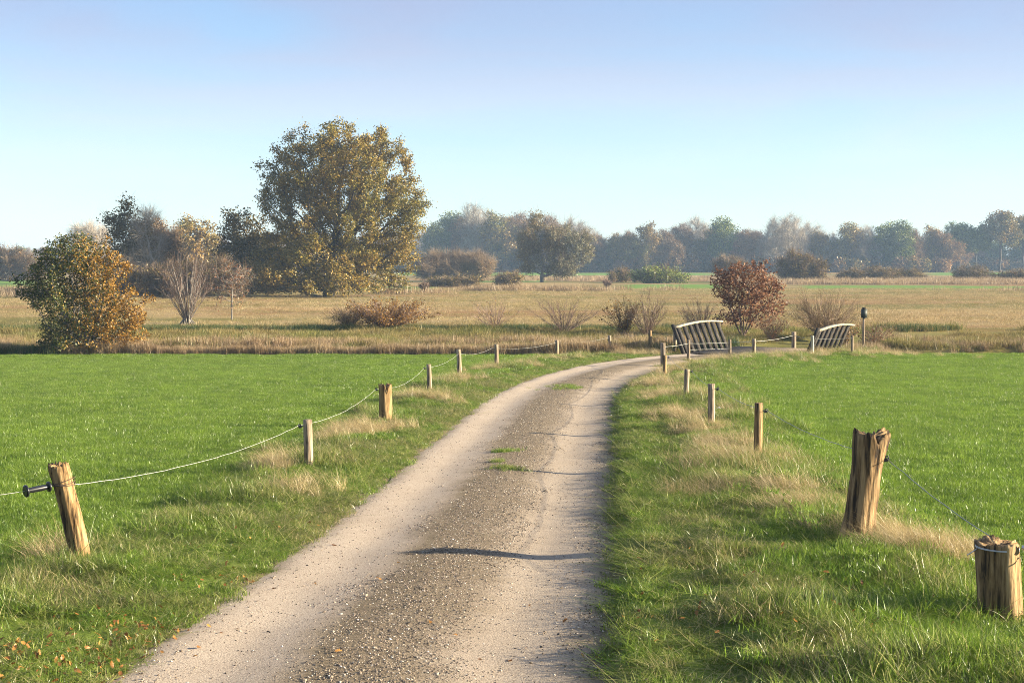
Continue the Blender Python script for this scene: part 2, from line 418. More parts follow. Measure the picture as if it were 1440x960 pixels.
# water in the ditch
wm, n, l = nmat('ditch_water')
b = n.new('ShaderNodeBsdfPrincipled'); b.inputs['Base Color'].default_value = (.02, .022, .016, 1); b.inputs['Roughness'].default_value = .08
bu = n.new('ShaderNodeBump'); bu.inputs['Strength'].default_value = .05; l.new(noise(n, l, 3, 2), bu.inputs['Height']); l.new(bu.outputs[0], b.inputs['Normal'])
o = n.new('ShaderNodeOutputMaterial'); l.new(b.outputs[0], o.inputs[0])
wx = np.linspace(-60, 60, 41)
WV = np.concatenate([np.stack([wx, np.full(41, DITCH_Y - 1.2), np.full(41, -.72)], 1), np.stack([wx, np.full(41, DITCH_Y + 1.2), np.full(41, -.72)], 1)])
ii = np.arange(40)
water = obj('water', mesh_np('water', WV, np.stack([ii, ii + 1, ii + 42, ii + 41], 1), mats=(wm,))); water['kind'] = 'structure'

# ------------------------------------------------------------------ scattering of grass and other uncountable stuff
def blades(nb, rad, h0, h1, wid, lean=.35, seg=3, bend=.5, seed=0, drift=(0, 0), flat=.0, gauss=False):
    """one clump of tapering bent blades; returns V, F(list), rnd, t"""
    g = np.random.default_rng(seed)
    if gauss: bx, by = g.normal(0, rad * .5, nb), g.normal(0, rad * .5, nb)
    else:
        r = rad * np.sqrt(g.random(nb)); th = g.random(nb) * 2 * PI; bx, by = r * np.cos(th), r * np.sin(th)
    h = h0 + (h1 - h0) * g.random(nb) ** 1.3
    az = g.random(nb) * 2 * PI; ln = np.abs(g.normal(0, lean, nb))
    dx = np.cos(az) * ln + drift[0]; dy = np.sin(az) * ln + drift[1]
    w = wid * (.6 + .8 * g.random(nb)); wa = g.random(nb) * PI
    ux, uy = np.cos(wa), np.sin(wa)
    V = np.zeros((nb, 2 * seg + 1, 3)); t_ = np.zeros((nb, 2 * seg + 1))
    for k in range(seg + 1):
        t = k / seg; out = t + bend * t * t
        cx = bx + dx * h * out; cy = by + dy * h * out
        cz = h * (t - flat * t * t * np.clip(ln + abs(drift[0]), 0, 1.2)) / np.sqrt(1 + .5 * (ln * t) ** 2) - .01
        ww = w * (1 - t ** 1.6) * .5
        if k < seg:
            V[:, 2 * k] = np.stack([cx - ux * ww, cy - uy * ww, cz], 1); V[:, 2 * k + 1] = np.stack([cx + ux * ww, cy + uy * ww, cz], 1)
            t_[:, 2 * k:2 * k + 2] = t
        else:
            V[:, 2 * seg] = np.stack([cx, cy, cz], 1); t_[:, 2 * seg] = 1
    o = (np.arange(nb) * (2 * seg + 1))[:, None]
    Q = np.concatenate([o + np.array([[2 * k, 2 * k + 1, 2 * k + 3, 2 * k + 2]]) for k in range(seg - 1)]) if seg > 1 else np.zeros((0, 4), int)
    T = o + np.array([[2 * seg - 2, 2 * seg - 1, 2 * seg]])
    rnd = np.repeat(g.random(nb), 2 * seg + 1)
    return V.reshape(-1, 3), [Q, T], rnd, t_.ravel()

def proto(name, parts, mats):
    """clump prototype (not linked into the scene), several blade sets"""
    V = []; F = []; rn = []; N = 0
    for (v, f, r, t) in parts:
        V.append(v); rn.append(r); F += [x + N for x in f]; N += len(v)
    k4 = [f for f in F if f.shape[1] == 4 and len(f)]; k3 = [f for f in F if f.shape[1] == 3 and len(f)]
    FF = ([np.concatenate(k4)] if k4 else []) + ([np.concatenate(k3)] if k3 else [])
    return bpy.data.objects.new(name, mesh_np(name, np.concatenate(V), FF, attrs={'rnd': np.concatenate(rn)}, mats=mats))

def scatter(name, protos, pts, scale, label, cat, tilt=.12, zscale=None, rot=None):
    n_ = len(pts)
    pc = bpy.data.collections.new(name + '_kinds')
    for p in protos: pc.objects.link(p)
    if rot is None: rot = np.stack([rng.normal(0, tilt, n_), rng.normal(0, tilt, n_), rng.random(n_) * 2 * PI], 1)
    S = np.stack([scale, scale, scale * (1 if zscale is None else zscale)], 1)
    me = bpy.data.meshes.new(name); me.vertices.add(n_); me.vertices.foreach_set('co', np.asarray(pts, np.float32).ravel())
    for k, a in (('rot', rot), ('scl', S)):
        t = me.attributes.new(k, 'FLOAT_VECTOR', 'POINT'); t.data.foreach_set('vector', np.asarray(a, np.float32).ravel())
    t = me.attributes.new('idx', 'INT', 'POINT'); t.data.foreach_set('value', rng.integers(0, len(protos), n_).astype(np.int32))
    o = obj(name, me); tag(o, label, cat, kind='stuff')
    ng = bpy.data.node_groups.new(name, 'GeometryNodeTree')
    ng.interface.new_socket('Geometry', in_out='INPUT', socket_type='NodeSocketGeometry')
    ng.interface.new_socket('Geometry', in_out='OUTPUT', socket_type='NodeSocketGeometry')
    N = ng.nodes; L = ng.links
    gi = N.new('NodeGroupInput'); go = N.new('NodeGroupOutput')
    ci = N.new('GeometryNodeCollectionInfo'); ci.inputs['Collection'].default_value = pc
    ci.inputs['Separate Children'].default_value = True; ci.inputs['Reset Children'].default_value = True
    ip = N.new('GeometryNodeInstanceOnPoints'); ip.inputs['Pick Instance'].default_value = True
    def named(nm, dt):
        a = N.new('GeometryNodeInputNamedAttribute'); a.data_type = dt; a.inputs['Name'].default_value = nm
        return a.outputs['Attribute']
    e2r = N.new('FunctionNodeEulerToRotation')
    L.new(gi.outputs[0], ip.inputs['Points']); L.new(ci.outputs[0], ip.inputs['Instance'])
    L.new(named('idx', 'INT'), ip.inputs['Instance Index'])
    L.new(named('rot', 'FLOAT_VECTOR'), e2r.inputs[0]); L.new(e2r.outputs[0], ip.inputs['Rotation'])
    L.new(named('scl', 'FLOAT_VECTOR'), ip.inputs['Scale'])
    L.new(ip.outputs[0], go.inputs[0])
    md = o.modifiers.new('scatter', 'NODES'); md.node_group = ng
    return o

def sample_view(n_, y0, y1, slope=.41, pad=2.5, power=1.0):
    """points over the wedge of ground a camera here or a step aside can see"""
    yv = y0 + (y1 - y0) * rng.random(int(n_)) ** power
    xv = (rng.random(int(n_)) * 2 - 1) * (slope * y1 + pad)
    k = np.abs(xv) < slope * yv + pad
    return xv[k], yv[k]

M_pasture = leaf_mat('pasture_blades', [(0, (.10, .175, .016)), (.5, (.17, .265, .027)), (.9, (.25, .34, .05)), (1, (.36, .40, .13))],
                     patch=[(0, (.07, .135, .013)), (.5, (.12, .205, .021)), (1, (.24, .31, .06))], pscale=1.3, transl=.5, gloss=.024, grough=.34, objvar=.2)
M_verge = leaf_mat('verge_blades', [(0, (.075, .145, .014)), (.55, (.155, .245, .026)), (.88, (.25, .32, .055)), (1, (.42, .39, .17))],
                   patch=[(0, (.10, .15, .02)), (.45, (.19, .225, .05)), (1, (.45, .37, .19))], pscale=.7, transl=.5, gloss=.022, grough=.34, objvar=.25)
M_blond = leaf_mat('blond_stalks', [(0, (.30, .22, .09)), (.5, (.47, .36, .17)), (1, (.62, .51, .29))], transl=.35, gloss=.04, objvar=.15)
M_olive = leaf_mat('olive_grass', [(0, (.07, .10, .018)), (.5, (.16, .17, .035)), (1, (.32, .26, .09))], patch=[(0, (.13, .11, .03)), (.6, (.24, .18, .06)), (1, (.4, .31, .13))], pscale=.25, transl=.35, gloss=.02)
M_rush = leaf_mat('rushes', [(0, (.02, .045, .012)), (.6, (.045, .085, .02)), (1, (.12, .14, .04))], transl=.3, gloss=.02)
M_reed = leaf_mat('dry_reeds', [(0, (.15, .095, .045)), (.5, (.34, .24, .12)), (1, (.54, .42, .25))], patch=[(0, (.11, .07, .035)), (.6, (.24, .155, .075)), (1, (.42, .3, .165))], pscale=.3, transl=.3, gloss=.03)
M_meadow = leaf_mat('dry_meadow_grass', [(0, (.22, .15, .055)), (.5, (.38, .27, .12)), (1, (.55, .43, .23))], patch=[(0, (.11, .11, .025)), (.5, (.2, .175, .05)), (1, (.33, .27, .10))], pscale=.045, pmap=(1, 3.2, 1), transl=.35, gloss=.03)

# short pasture on both sides
xv, yv = sample_view(11500, 6.0, 62.7)
sv = road_s(xv, yv)
k = (np.abs(sv) > HW + 1.9)
xv, yv, sv = xv[k], yv[k], sv[k]
k = rng.random(len(xv)) < np.clip(1.25 - yv / 110, .6, 1); xv, yv, sv = xv[k], yv[k], sv[k]
pz = ground_z(xv, yv, sv)
gxx = (ground_z(xv + .4, yv) - ground_z(xv - .4, yv)) / .8; gyy = (ground_z(xv, yv + .4) - ground_z(xv, yv - .4)) / .8
rot = np.array([(Matrix.Rotation(math.atan(b_), 3, 'X') @ Matrix.Rotation(-math.atan(a_), 3, 'Y') @ Matrix.Rotation(q, 3, 'Z')).to_euler()[:] for a_, b_, q in zip(gxx, gyy, rng.random(len(xv)) * 2 * PI)])
def pasture_patch(i):
    g = np.random.default_rng(120 + i); cl_ = [(g.normal(0, .42), g.normal(0, .42), .08 + .14 * g.random(), g.random()) for _ in range(14)]
    ps = [blades(950, .85, .03, .085, .0075, .5, 3, .6, 100 + i)]
    for q, (cx_, cy_, r_, hh) in enumerate(cl_):
        v, f, r2, t = blades(40, r_, .05, .09 + .05 * hh, .0075, .55, 3, .7, 1000 + i * 20 + q, gauss=True); v[:, 0] += cx_; v[:, 1] += cy_
        r2 = np.clip(r2 * .6 + (hh - .3) * .6, 0, 1); ps.append((v, f, r2, t))
    return proto('pasture_patch', ps, (M_pasture,))
scl = (.8 + .4 * fbm(xv * .5, yv * .5, 51, 3))
scatter('pasture_grass', [pasture_patch(i) for i in range(8)], np.stack([xv, yv, pz], 1), scl, 'short lush green pasture grass covering the fields beside the track', 'grass', rot=rot)

# longer verge grass along the track
xv, yv = sample_view(150000, 6.5, 63.5)
sv = road_s(xv, yv); e = np.abs(sv) - HW + (fbm(xv * 1.1, yv * 1.1, 61, 3) - .5) * .35
lim = np.where(sv > 0, 3.4, 2.4)
k = (e > .0) & (e < lim + (fbm(xv * .5, yv * .5, 62, 2) - .5) * 1.6)
xv, yv, sv, e = xv[k], yv[k], sv[k], e[k]
clump = fbm(xv * 1.0, yv * 1.0, 63, 3)
k = rng.random(len(xv)) < np.clip(.35 + 1.1 * clump, .2, 1) * np.clip(1.25 - yv / 70, .4, 1)
xv, yv, sv, e, clump = xv[k], yv[k], sv[k], e[k], clump[k]
pz = ground_z(xv, yv, sv)
P_verge = [proto('verge_clump', [blades(64, .15, .08, .28, .0085, .75, 4, .9, 200 + i, drift=(-.18, 0), flat=.4), blades(4, .12, .2, .34, .006, .5, 4, .8, 240 + i)], (M_verge,)) for i in range(6)]
hgt = (.22 + .78 * sstep(.3, 1.9, e)) * (.32 + 1.0 * sstep(.42, .7, clump) ** 1.3)
scatter('verge_grass', P_verge, np.stack([xv, yv, pz], 1), .7 + .5 * clump, 'longer tufted green grass on the banks between track and fences', 'grass', tilt=.2, zscale=np.clip(hgt, .22, 1.3), rot=np.stack([rng.normal(0, .22, len(xv)), rng.normal(0, .22, len(xv)), rng.normal(0, 1.1, len(xv))], 1))

# creeping short grass at the very edges of the track and on its crown
xv, yv = sample_view(120000, 6.5, 62)
sv = road_s(xv, yv); e = np.abs(sv) - HW + (fbm(xv * 1.6, yv * 1.6, 65, 3) - .5) * .3
k = (e > -.07) & (e < 2.0) & (rng.random(len(xv)) < .95 - .25 * np.clip(e, 0, 2))
ex, ey, es = xv[k], yv[k], sv[k]
crown = []
for cxp, cyp, w_, d_ in ((785, 548, .62, .75), (806, 548, .2, .4), (713, 640, .16, .12), (716, 666, .27, .16), (708, 641, .1, .1), (700, 655, .05, .1)):
    X, Y, _ = at(cxp, cyp); m_ = int(70 * (w_ + .1))
    crown.append(np.stack([X + rng.normal(0, w_ * .5, m_), Y + rng.normal(0, d_, m_)], 1))
crown = np.concatenate(crown); ex = np.concatenate([ex, crown[:, 0]]); ey = np.concatenate([ey, crown[:, 1]]); es = road_s(ex, ey)
ez = np.where(np.abs(es) < HW, road_z(ex, ey, es) - .005, ground_z(ex, ey, es))
P_edge = [proto('edge_tuft', [blades(50, .12, .025, .10, .0065, .55, 3, .7, 260 + i)], (M_verge,)) for i in range(4)]
scatter('edge_grass', P_edge, np.stack([ex, ey, ez], 1), .7 + .5 * rng.random(len(ex)), 'low creeping grass fringing the track edges and its crown', 'grass', tilt=.1)

# blond dry tussocks along both fence lines: (photo position, spread, count)
tus = [(505, 606, .5, 46), (470, 618, .35, 14), (550, 605, .4, 16), (392, 655, .5, 30), (430, 690, .5, 10), (600, 560, .55, 36), (570, 563, .45, 18), (640, 566, .35, 8), (650, 535, .6, 34), (690, 520, .7, 24), (610, 540, .3, 8),
       (735, 513, .8, 22), (780, 505, .9, 20), (840, 497, 1.0, 26), (880, 498, .9, 22), (915, 497, .8, 20),
       (1040, 650, .6, 40), (1085, 655, .45, 30), (1020, 625, .6, 34), (985, 605, .6, 34), (960, 585, .7, 40), (945, 558, .8, 46), (930, 540, .7, 40), (935, 525, .8, 30), (965, 515, 1.0, 36), (1010, 507, 1.2, 40), (1060, 502, 1.3, 44), (1110, 499, 1.3, 40), (1160, 498, 1.3, 36), (1210, 498, 1.3, 30), (1260, 498, 1.2, 18), (1320, 499, 1.2, 10),
       (1250, 762, .28, 30), (1285, 775, .3, 30), (1330, 785, .28, 22), (1365, 790, .22, 22), (1140, 715, .45, 18), (1100, 690, .5, 22), (1030, 690, .6, 14), (985, 660, .6, 12), (1185, 750, .3, 8),
       (60, 790, .35, 4), (1000, 560, .6, 10)]
tx, ty = [], []
for (a, b_, sp_, c_) in tus:
    X, Y, _ = at(a, b_)
    c_ = max(3, int(c_ * .62)); tx.append(X + rng.normal(0, sp_ * .6, c_)); ty.append(Y + rng.normal(0, sp_ * .9, c_))
tx = np.concatenate(tx); ty = np.concatenate(ty); ts = road_s(tx, ty)
k = np.abs(ts) > HW + .25; tx, ty, ts = tx[k], ty[k], ts[k]
P_blond = [proto('dry_tussock', [blades(130, .24, .16, .48, .0034, .6, 4, 1.1, 300 + i, drift=(-.25, -.05), flat=.35, gauss=True), blades(20, .15, .15, .35, .005, .5, 4, 1, 330 + i, flat=.3)], (M_blond,)) for i in range(5)]
rot = np.stack([rng.normal(0, .15, len(tx)), rng.normal(0, .15, len(tx)), rng.normal(0, .7, len(tx))], 1)
scatter('dry_tussocks', P_blond, np.stack([tx, ty, ground_z(tx, ty, ts)], 1), .7 + .5 * rng.random(len(tx)), 'blond dry grass tussocks bent over along both fence lines', 'dry grass', rot=rot)

# reedy far edge of the fields, olive ditch banks, rush line
def band(n_, y0, y1, x0, x1, thr=0.0, seed=1, fx=.15):
    xv = x0 + (x1 - x0) * rng.random(n_); yv = y0 + (y1 - y0) * rng.random(n_)
    k = fbm(xv * fx, yv * fx * 2, seed, 3) > thr; xv, yv = xv[k], yv[k]
    sv = road_s(xv, yv); k = np.abs(sv) > HW + .6
    return xv[k], yv[k], sv[k]
P_reed = [proto('reed_clump', [blades(70, .3, .3, .8, .013, .22, 3, .5, 400 + i), blades(30, .35, .15, .45, .012, .6, 3, .6, 430 + i)], (M_reed,)) for i in range(5)]
xv, yv, sv = band(2600, 63.2, 64.7, -31, 5, .3, 71, .4)
x2, y2, s2 = band(800, 63.3, 65, 15, 31, .42, 72)
x3, y3, s3 = band(1700, 67.0, 71, -32, 32, .42, 73)
xv = np.concatenate([xv, x2, x3]); yv = np.concatenate([yv, y2, y3]); sv = np.concatenate([sv, s2, s3])
scatter('ditch_reeds', P_reed, np.stack([xv, yv, ground_z(xv, yv, sv)], 1), .3 + 1.0 * fbm(xv * .35, yv * .35, 74, 3) ** 1.3, 'brown dry reeds and tall grass along the ditch behind the fields', 'reeds')
P_olive = [proto('olive_clump', [blades(110, .5, .12, .4, .016, .5, 3, .7, 460 + i)], (M_olive,)) for i in range(4)]
xv, yv, sv = band(7000, 67.2, 83, -36, 38, .2, 75)
scatter('bank_grass', P_olive, np.stack([xv, yv, ground_z(xv, yv, sv)], 1), .3 + 1.7 * fbm(xv * .7, yv * .7, 76, 3) ** 1.7, 'olive green rough grass on the low bank behind the ditch', 'grass')
P_rush = [proto('rush_clump', [blades(90, .4, .25, .6, .016, .3, 3, .5, 480 + i)], (M_rush,)) for i in range(3)]
xv, yv, sv = band(1500, 80.5, 82.5, -37, 30, .36, 77)
x2, y2, s2 = band(160, 66.8, 69, 9, 14, .2, 78)
x3, y3, s3 = band(260, 63.2, 64.2, -27, -20, .2, 78)
xv = np.concatenate([xv, x2, x3]); yv = np.concatenate([yv, y2, y3]); sv = np.concatenate([sv, s2, s3])
scatter('rushes', P_rush, np.stack([xv, yv, ground_z(xv, yv, sv)], 1), .6 + .4 * rng.random(len(xv)), 'dark green rushes in a line along the edge of the dry meadow', 'rushes')
# dry meadow
P_mead = [proto('meadow_clump', [blades(150, 1.3, .06, .26, .016, .8, 2, .7, 500 + i)], (M_meadow,)) for i in range(5)]
xv, yv = sample_view(24000, 83, 215, .40, 4); sv = np.full(len(xv), 60.)
mk = fbm(xv * .06, yv * .03, 81, 3); k = rng.random(len(xv)) < np.clip(.35 + 1.2 * (mk - .3), .15, 1); xv, yv, sv, mk = xv[k], yv[k], sv[k], mk[k]
scatter('meadow_grass', P_mead, np.stack([xv, yv, ground_z(xv, yv, sv)], 1), .6 + .5 * rng.random(len(xv)), 'dry golden meadow grass stretching to the far hedges', 'grass', zscale=.5 + .9 * mk)
# far reed belts
P_fr = [proto('far_reeds', [blades(80, 1.5, .3, 1.25, .04, .3, 2, .4, 540 + i)], (M_reed,)) for i in range(4)]
bx_, by_ = [], []
for (pa, pb, d0, d1, c_, th) in ((640, 880, 196, 208, 240, .4), (900, 980, 196, 204, 40, .35), (1010, 1560, 252, 270, 700, .3), (1080, 1560, 282, 296, 420, .4), (1010, 1560, 196, 204, 60, .5), (960, 1100, 300, 330, 160, .2), (620, 960, 300, 345, 380, .45), (1060, 1560, 290, 330, 420, .4), (-80, 80, 160, 200, 200, .3), (540, 640, 178, 190, 40, .45)):
    yv = d0 + (d1 - d0) * rng.random(c_); xv = lat(pa + (pb - pa) * rng.random(c_), yv)
    k = fbm(xv * .05, yv * .1, 83, 2) > th - .1; bx_.append(xv[k]); by_.append(yv[k])
xv = np.concatenate(bx_); yv = np.concatenate(by_); sv = np.full(len(xv), 60.)
scatter('reed_belts', P_fr, np.stack([xv, yv, ground_z(xv, yv, sv)], 1), .6 + .5 * rng.random(len(xv)), 'tan reed belts crossing the far end of the meadow', 'reeds')

# loose pebbles on the track
def pebble_proto(i):
    g = np.random.default_rng(600 + i)
    th = np.linspace(0, 2 * PI, 6, endpoint=False)
    V = [[0, 0, .55]] + [[math.cos(t) * .6, math.sin(t) * .6, .42] for t in th] + [[math.cos(t + .5), math.sin(t + .5), .02] for t in th] + [[0, 0, -.3]]
    V = np.array(V) * (1 + .22 * g.normal(size=(14, 1))) * [1, .75, .9]
    F3 = [[0, 1 + j, 1 + (j + 1) % 6] for j in range(6)] + [[1 + j, 7 + j, 1 + (j + 1) % 6] for j in range(6)] + [[7 + j, 7 + (j + 1) % 6, 1 + (j + 1) % 6] for j in range(6)] + [[13, 7 + (j + 1) % 6, 7 + j] for j in range(6)]
    return bpy.data.objects.new('pebble', mesh_np('pebble', V, np.array(F3), mats=(M_peb,)))
M_peb, n, l = nmat('pebbles')
oi = n.new('ShaderNodeObjectInfo'); r = ramp(n, [(0, (.04, .032, .024)), (.4, (.12, .09, .06)), (.7, (.25, .19, .13)), (.88, (.38, .31, .22)), (1, (.58, .54, .47))]); l.new(oi.outputs['Random'], r.inputs[0])
b = n.new('ShaderNodeBsdfPrincipled'); b.inputs['Roughness'].default_value = .7; l.new(r.outputs[0], b.inputs['Base Color'])
o = n.new('ShaderNodeOutputMaterial'); l.new(b.outputs[0], o.inputs[0])
nn = 300000
yv = 6.5 + 46 * rng.random(nn) ** 1.35; xc = np.interp(yv, CD[:, 1], CD[:, 0]); uu = (rng.random(nn) * 2 - 1) * 1.02
xv = xc + uu * HW * 1.02; sv = road_s(xv, yv); u = sv / HW + (fbm(xv * 1.1, yv * 1.1, 91, 3) - .5) * .5
pr = .07 + .93 * np.exp(-((u - .02) / .33) ** 4) + .45 * sstep(.72, .95, u) + .12 * sstep(.8, .98, -u)
k = rng.random(nn) < pr * np.clip(1.15 - yv / 60, .2, 1); xv, yv, sv = xv[k], yv[k], sv[k]
k = np.abs(sv) < HW + .12; xv, yv, sv = xv[k], yv[k], sv[k]
ps = .004 + .009 * rng.random(len(xv)) ** 3.0 + .012 * (rng.random(len(xv)) > .992)
scatter('loose_gravel', [pebble_proto(i) for i in range(6)], np.stack([xv, yv, road_z(xv, yv, sv) + .002], 1), ps, 'loose pebbles strewn over the crown of the track', 'gravel', tilt=.3)

# ------------------------------------------------------------------ trees and shrubs: generator
def ellips(ells, n_, seed):
    """points in a union of ellipsoids [(cx,cy,cz,rx,ry,rz)]"""
    g = np.random.default_rng(seed); vol = np.array([e[3] * e[4] * e[5] for e in ells]) ** .75; k = g.choice(len(ells), n_, p=vol / vol.sum())
    d = g.normal(size=(n_, 3)); d /= np.linalg.norm(d, axis=1)[:, None]; r = g.random(n_) ** (1 / 2.4)
    E = np.array(ells)[k]; return E[:, :3] + d * r[:, None] * E[:, 3:]
def thin(P, dmin):
    keep = []
    for p in P:
        if not keep or np.min(np.sum((np.array(keep) - p) ** 2, 1)) > dmin * dmin: keep.append(p)
    return np.array(keep)
def colonize(att, roots, step, kill, seed=0, maxit=140, maxn=6000):
    """space colonisation; roots = polylines of trunk points"""
    g = np.random.default_rng(seed); P = []; par = []
    for line in roots:
        for i, q in enumerate(line): par.append(-1 if i == 0 else len(P) - 1); P.append(np.array(q, float))
    att = att.copy(); nd = np.full(len(att), 1e9); ni = np.zeros(len(att), int)
    new = list(range(len(P)))
    for it in range(maxit):
        Q = np.array([P[i] for i in new])
        d = np.linalg.norm(att[:, None] - Q[None], axis=2); j = np.argmin(d, 1); dm = d[np.arange(len(att)), j]
        b = dm < nd; nd[b] = dm[b]; ni[b] = np.array(new)[j[b]]
        live = nd > kill; att = att[live]; nd = nd[live]; ni = ni[live]
        if len(att) == 0 or len(P) > maxn: break
        new = []
        for i in np.unique(ni):
            v = att[ni == i] - P[i]; v /= np.linalg.norm(v, axis=1)[:, None] + 1e-9
            v = v.mean(0) + g.normal(0, .12, 3); v /= np.linalg.norm(v) + 1e-9
            P.append(P[i] + v * step); par.append(i); new.append(len(P) - 1)
        if not new: break
    return np.array(P), np.array(par)
def radii(P, par, tip, expo=2.4, rmax=None):
    r = np.zeros(len(P)); ch = np.zeros(len(P))
    for i in range(len(P) - 1, -1, -1):
        if ch[i] == 0: r[i] = tip ** expo
        if par[i] >= 0: r[par[i]] += r[i]; ch[par[i]] += 1
    r = r ** (1 / expo)
    if rmax: r = np.where(r > tip * 2, tip * 2 + (r - tip * 2) * (rmax - tip * 2) / max(r.max() - tip * 2, 1e-6), r)
    return r, ch
def tubes(A, B, ra, rb, k=5):
    T = B - A; L = np.linalg.norm(T, axis=1)[:, None] + 1e-9; T = T / L
    up = np.where(np.abs(T[:, 2:3]) < .9, np.array([[0, 0, 1.]]), np.array([[1., 0, 0]]))
    U = np.cross(T, up); U /= np.linalg.norm(U, axis=1)[:, None] + 1e-9; W = np.cross(T, U)
    th = np.linspace(0, 2 * PI, k, endpoint=False); c, s_ = np.cos(th), np.sin(th)
    ring = c[None, :, None] * U[:, None] + s_[None, :, None] * W[:, None]
    V = np.stack([A[:, None] + ring * ra[:, None, None], B[:, None] + ring * rb[:, None, None]], 1).reshape(-1, 3)
    o = (np.arange(len(A)) * 2 * k)[:, None, None]; j = np.arange(k)
    F = o + np.stack([j, (j + 1) % k, (j + 1) % k + k, j + k], 1)[None]
    return V, F.reshape(-1, 4)
def leafquads(Cn, size, seed, asp=.62, upbias=.3, jit=.5):
    g = np.random.default_rng(seed); n_ = len(Cn)
    N = g.normal(size=(n_, 3)); N[:, 2] += upbias * 2; N /= np.linalg.norm(N, axis=1)[:, None]
    U = np.cross(N, g.normal(size=(n_, 3))); U /= np.linalg.norm(U, axis=1)[:, None] + 1e-9; W = np.cross(N, U)
    L = (size * (1 - jit / 2 + jit * g.random(n_)))[:, None]
    V = np.stack([Cn - U * L * .5, Cn + W * L * asp * .5 + N * L * .12, Cn + U * L * .5, Cn - W * L * asp * .5 + N * L * .12], 1).reshape(-1, 3)
    F = np.arange(n_ * 4).reshape(-1, 4); return V, F, np.repeat(g.random(n_), 4)
def twigslivers(Cn, D, length, width, seed, spread=.6, up=.3):
    g = np.random.default_rng(seed); n_ = len(Cn)
    d = D + g.normal(0, spread, (n_, 3)); d[:, 2] += up; d /= np.linalg.norm(d, axis=1)[:, None] + 1e-9
    L = length * (.5 + g.random(n_))[:, None]; s_ = np.cross(d, g.normal(size=(n_, 3))); s_ /= np.linalg.norm(s_, axis=1)[:, None] + 1e-9
    mid = Cn + d * L * .55 + s_ * L * .05; w = width * .5
    d2 = d + g.normal(0, .25, (n_, 3))
    V = np.stack([Cn - s_ * w, Cn + s_ * w, mid + s_ * w * .7, mid - s_ * w * .7, mid + d2 * L * .5], 1).reshape(-1, 3)
    o = (np.arange(n_) * 5)[:, None]
    return V, [o + np.array([[0, 1, 2, 3]]), o + np.array([[3, 2, 4]])], np.repeat(g.random(n_), 5)

def make_tree(name, loc, ells, trunk, seed, leafmat=None, barkmat=None, clumps=80, csize=1.0, cmin=1.6, step=.6, kill=.9,
              leaves=20000, lsize=.28, lsig=.35, tip=.025, rmax=.4, twigs=0, twl=1.0, tww=.02, twigmat=None, hollow=0.0, upbias=.3, k=5, roots=None):
    """a tree: Empty > trunk (with limbs), crown (leaves) and / or twigs. ells in metres, local"""
    g = np.random.default_rng(seed)
    cc = thin(ellips(ells, clumps * 12, seed), cmin)[:clumps]
    att = (cc[:, None] + g.normal(0, csize * .42, (len(cc), 9, 3))).reshape(-1, 3)
    att = att[att[:, 2] > .25]
    if roots is None:
        hts = np.linspace(0, trunk[2], 7); roots = [[(trunk[0] * (q / trunk[2]) + math.sin(q * 1.3 + seed) * .04 * q ** .5, trunk[1] * (q / trunk[2]), q - (.25 if q == 0 else 0)) for q in hts]]
    P, par = colonize(att, roots, step, kill, seed)
    r, ch = radii(P, par, tip, 2.3, rmax)
    e = np.where(par >= 0)[0]
    t = empty(name, loc)
    V, F = tubes(P[par[e]], P[e], np.minimum(r[par[e]], r[e] * 1.6), r[e], k)
    obj('trunk', mesh_np('trunk', V, F, smooth=True, mats=(barkmat,)), t)
    tipsel = np.where(r < tip * 2.1)[0]
    D = np.zeros_like(P); D[e] = P[e] - P[par[e]]; D /= np.linalg.norm(D, axis=1)[:, None] + 1e-9
    if leaves and leafmat:
        w = g.random(len(tipsel)) ** .6 + .1; src = g.choice(tipsel, leaves, p=w / w.sum())
        Cn = P[src] + g.normal(0, lsig, (leaves, 3)) * [1, 1, .8]
        Cn = Cn[Cn[:, 2] > .05]
        V, F, rn = leafquads(Cn, lsize, seed + 5, upbias=upbias)
        obj('crown', mesh_np('crown', V, F, attrs={'rnd': rn}, mats=(leafmat,)), t)
    if twigs:
        src = g.choice(tipsel, twigs); V, F, rn = twigslivers(P[src] + g.normal(0, lsig * .5, (twigs, 3)), D[src], twl, tww, seed + 6)
        V[:, 2] = np.maximum(V[:, 2], .02)
        obj('twigs', mesh_np('twigs', V, F, attrs={'rnd': rn}, mats=(twigmat or barkmat,)), t)
    return t
def copy_tree(o, loc, rz, sxy, sz):
    c = o.copy(); COL.objects.link(c); c.location = loc; c.rotation_euler = (0, 0, rz); c.scale = (sxy, sxy, sz)
    for ch in list(o.children):
        q = ch.copy(); COL.objects.link(q); q.parent = c
    return c

B_oak = bark_mat('oak_bark', (.035, .028, .02), (.10, .085, .065))
B_grey = bark_mat('grey_bark', (.09, .08, .065), (.26, .235, .20))
B_pale = bark_mat('pale_bark', (.17, .15, .12), (.42, .39, .34))
B_red = bark_mat('red_brown_bark', (.08, .05, .04), (.22, .15, .12))
L_oak = leaf_mat('autumn_oak_leaves', [(0, (.09, .08, .013)), (.35, (.19, .14, .022)), (.7, (.265, .175, .032)), (1, (.37, .235, .055))],
                 patch=[(0, (.06, .068, .012)), (.5, (.165, .145, .022)), (1, (.33, .24, .05))], pscale=.16, transl=.3, gloss=.02)
L_dark = leaf_mat('dark_olive_leaves', [(0, (.06, .058, .013)), (.5, (.14, .11, .026)), (1, (.27, .18, .048))], transl=.3, gloss=.015)
L_fargreen = leaf_mat('far_green_leaves', [(0, (.055, .08, .014)), (.5, (.125, .16, .028)), (1, (.25, .26, .05))], transl=.3, gloss=.03)
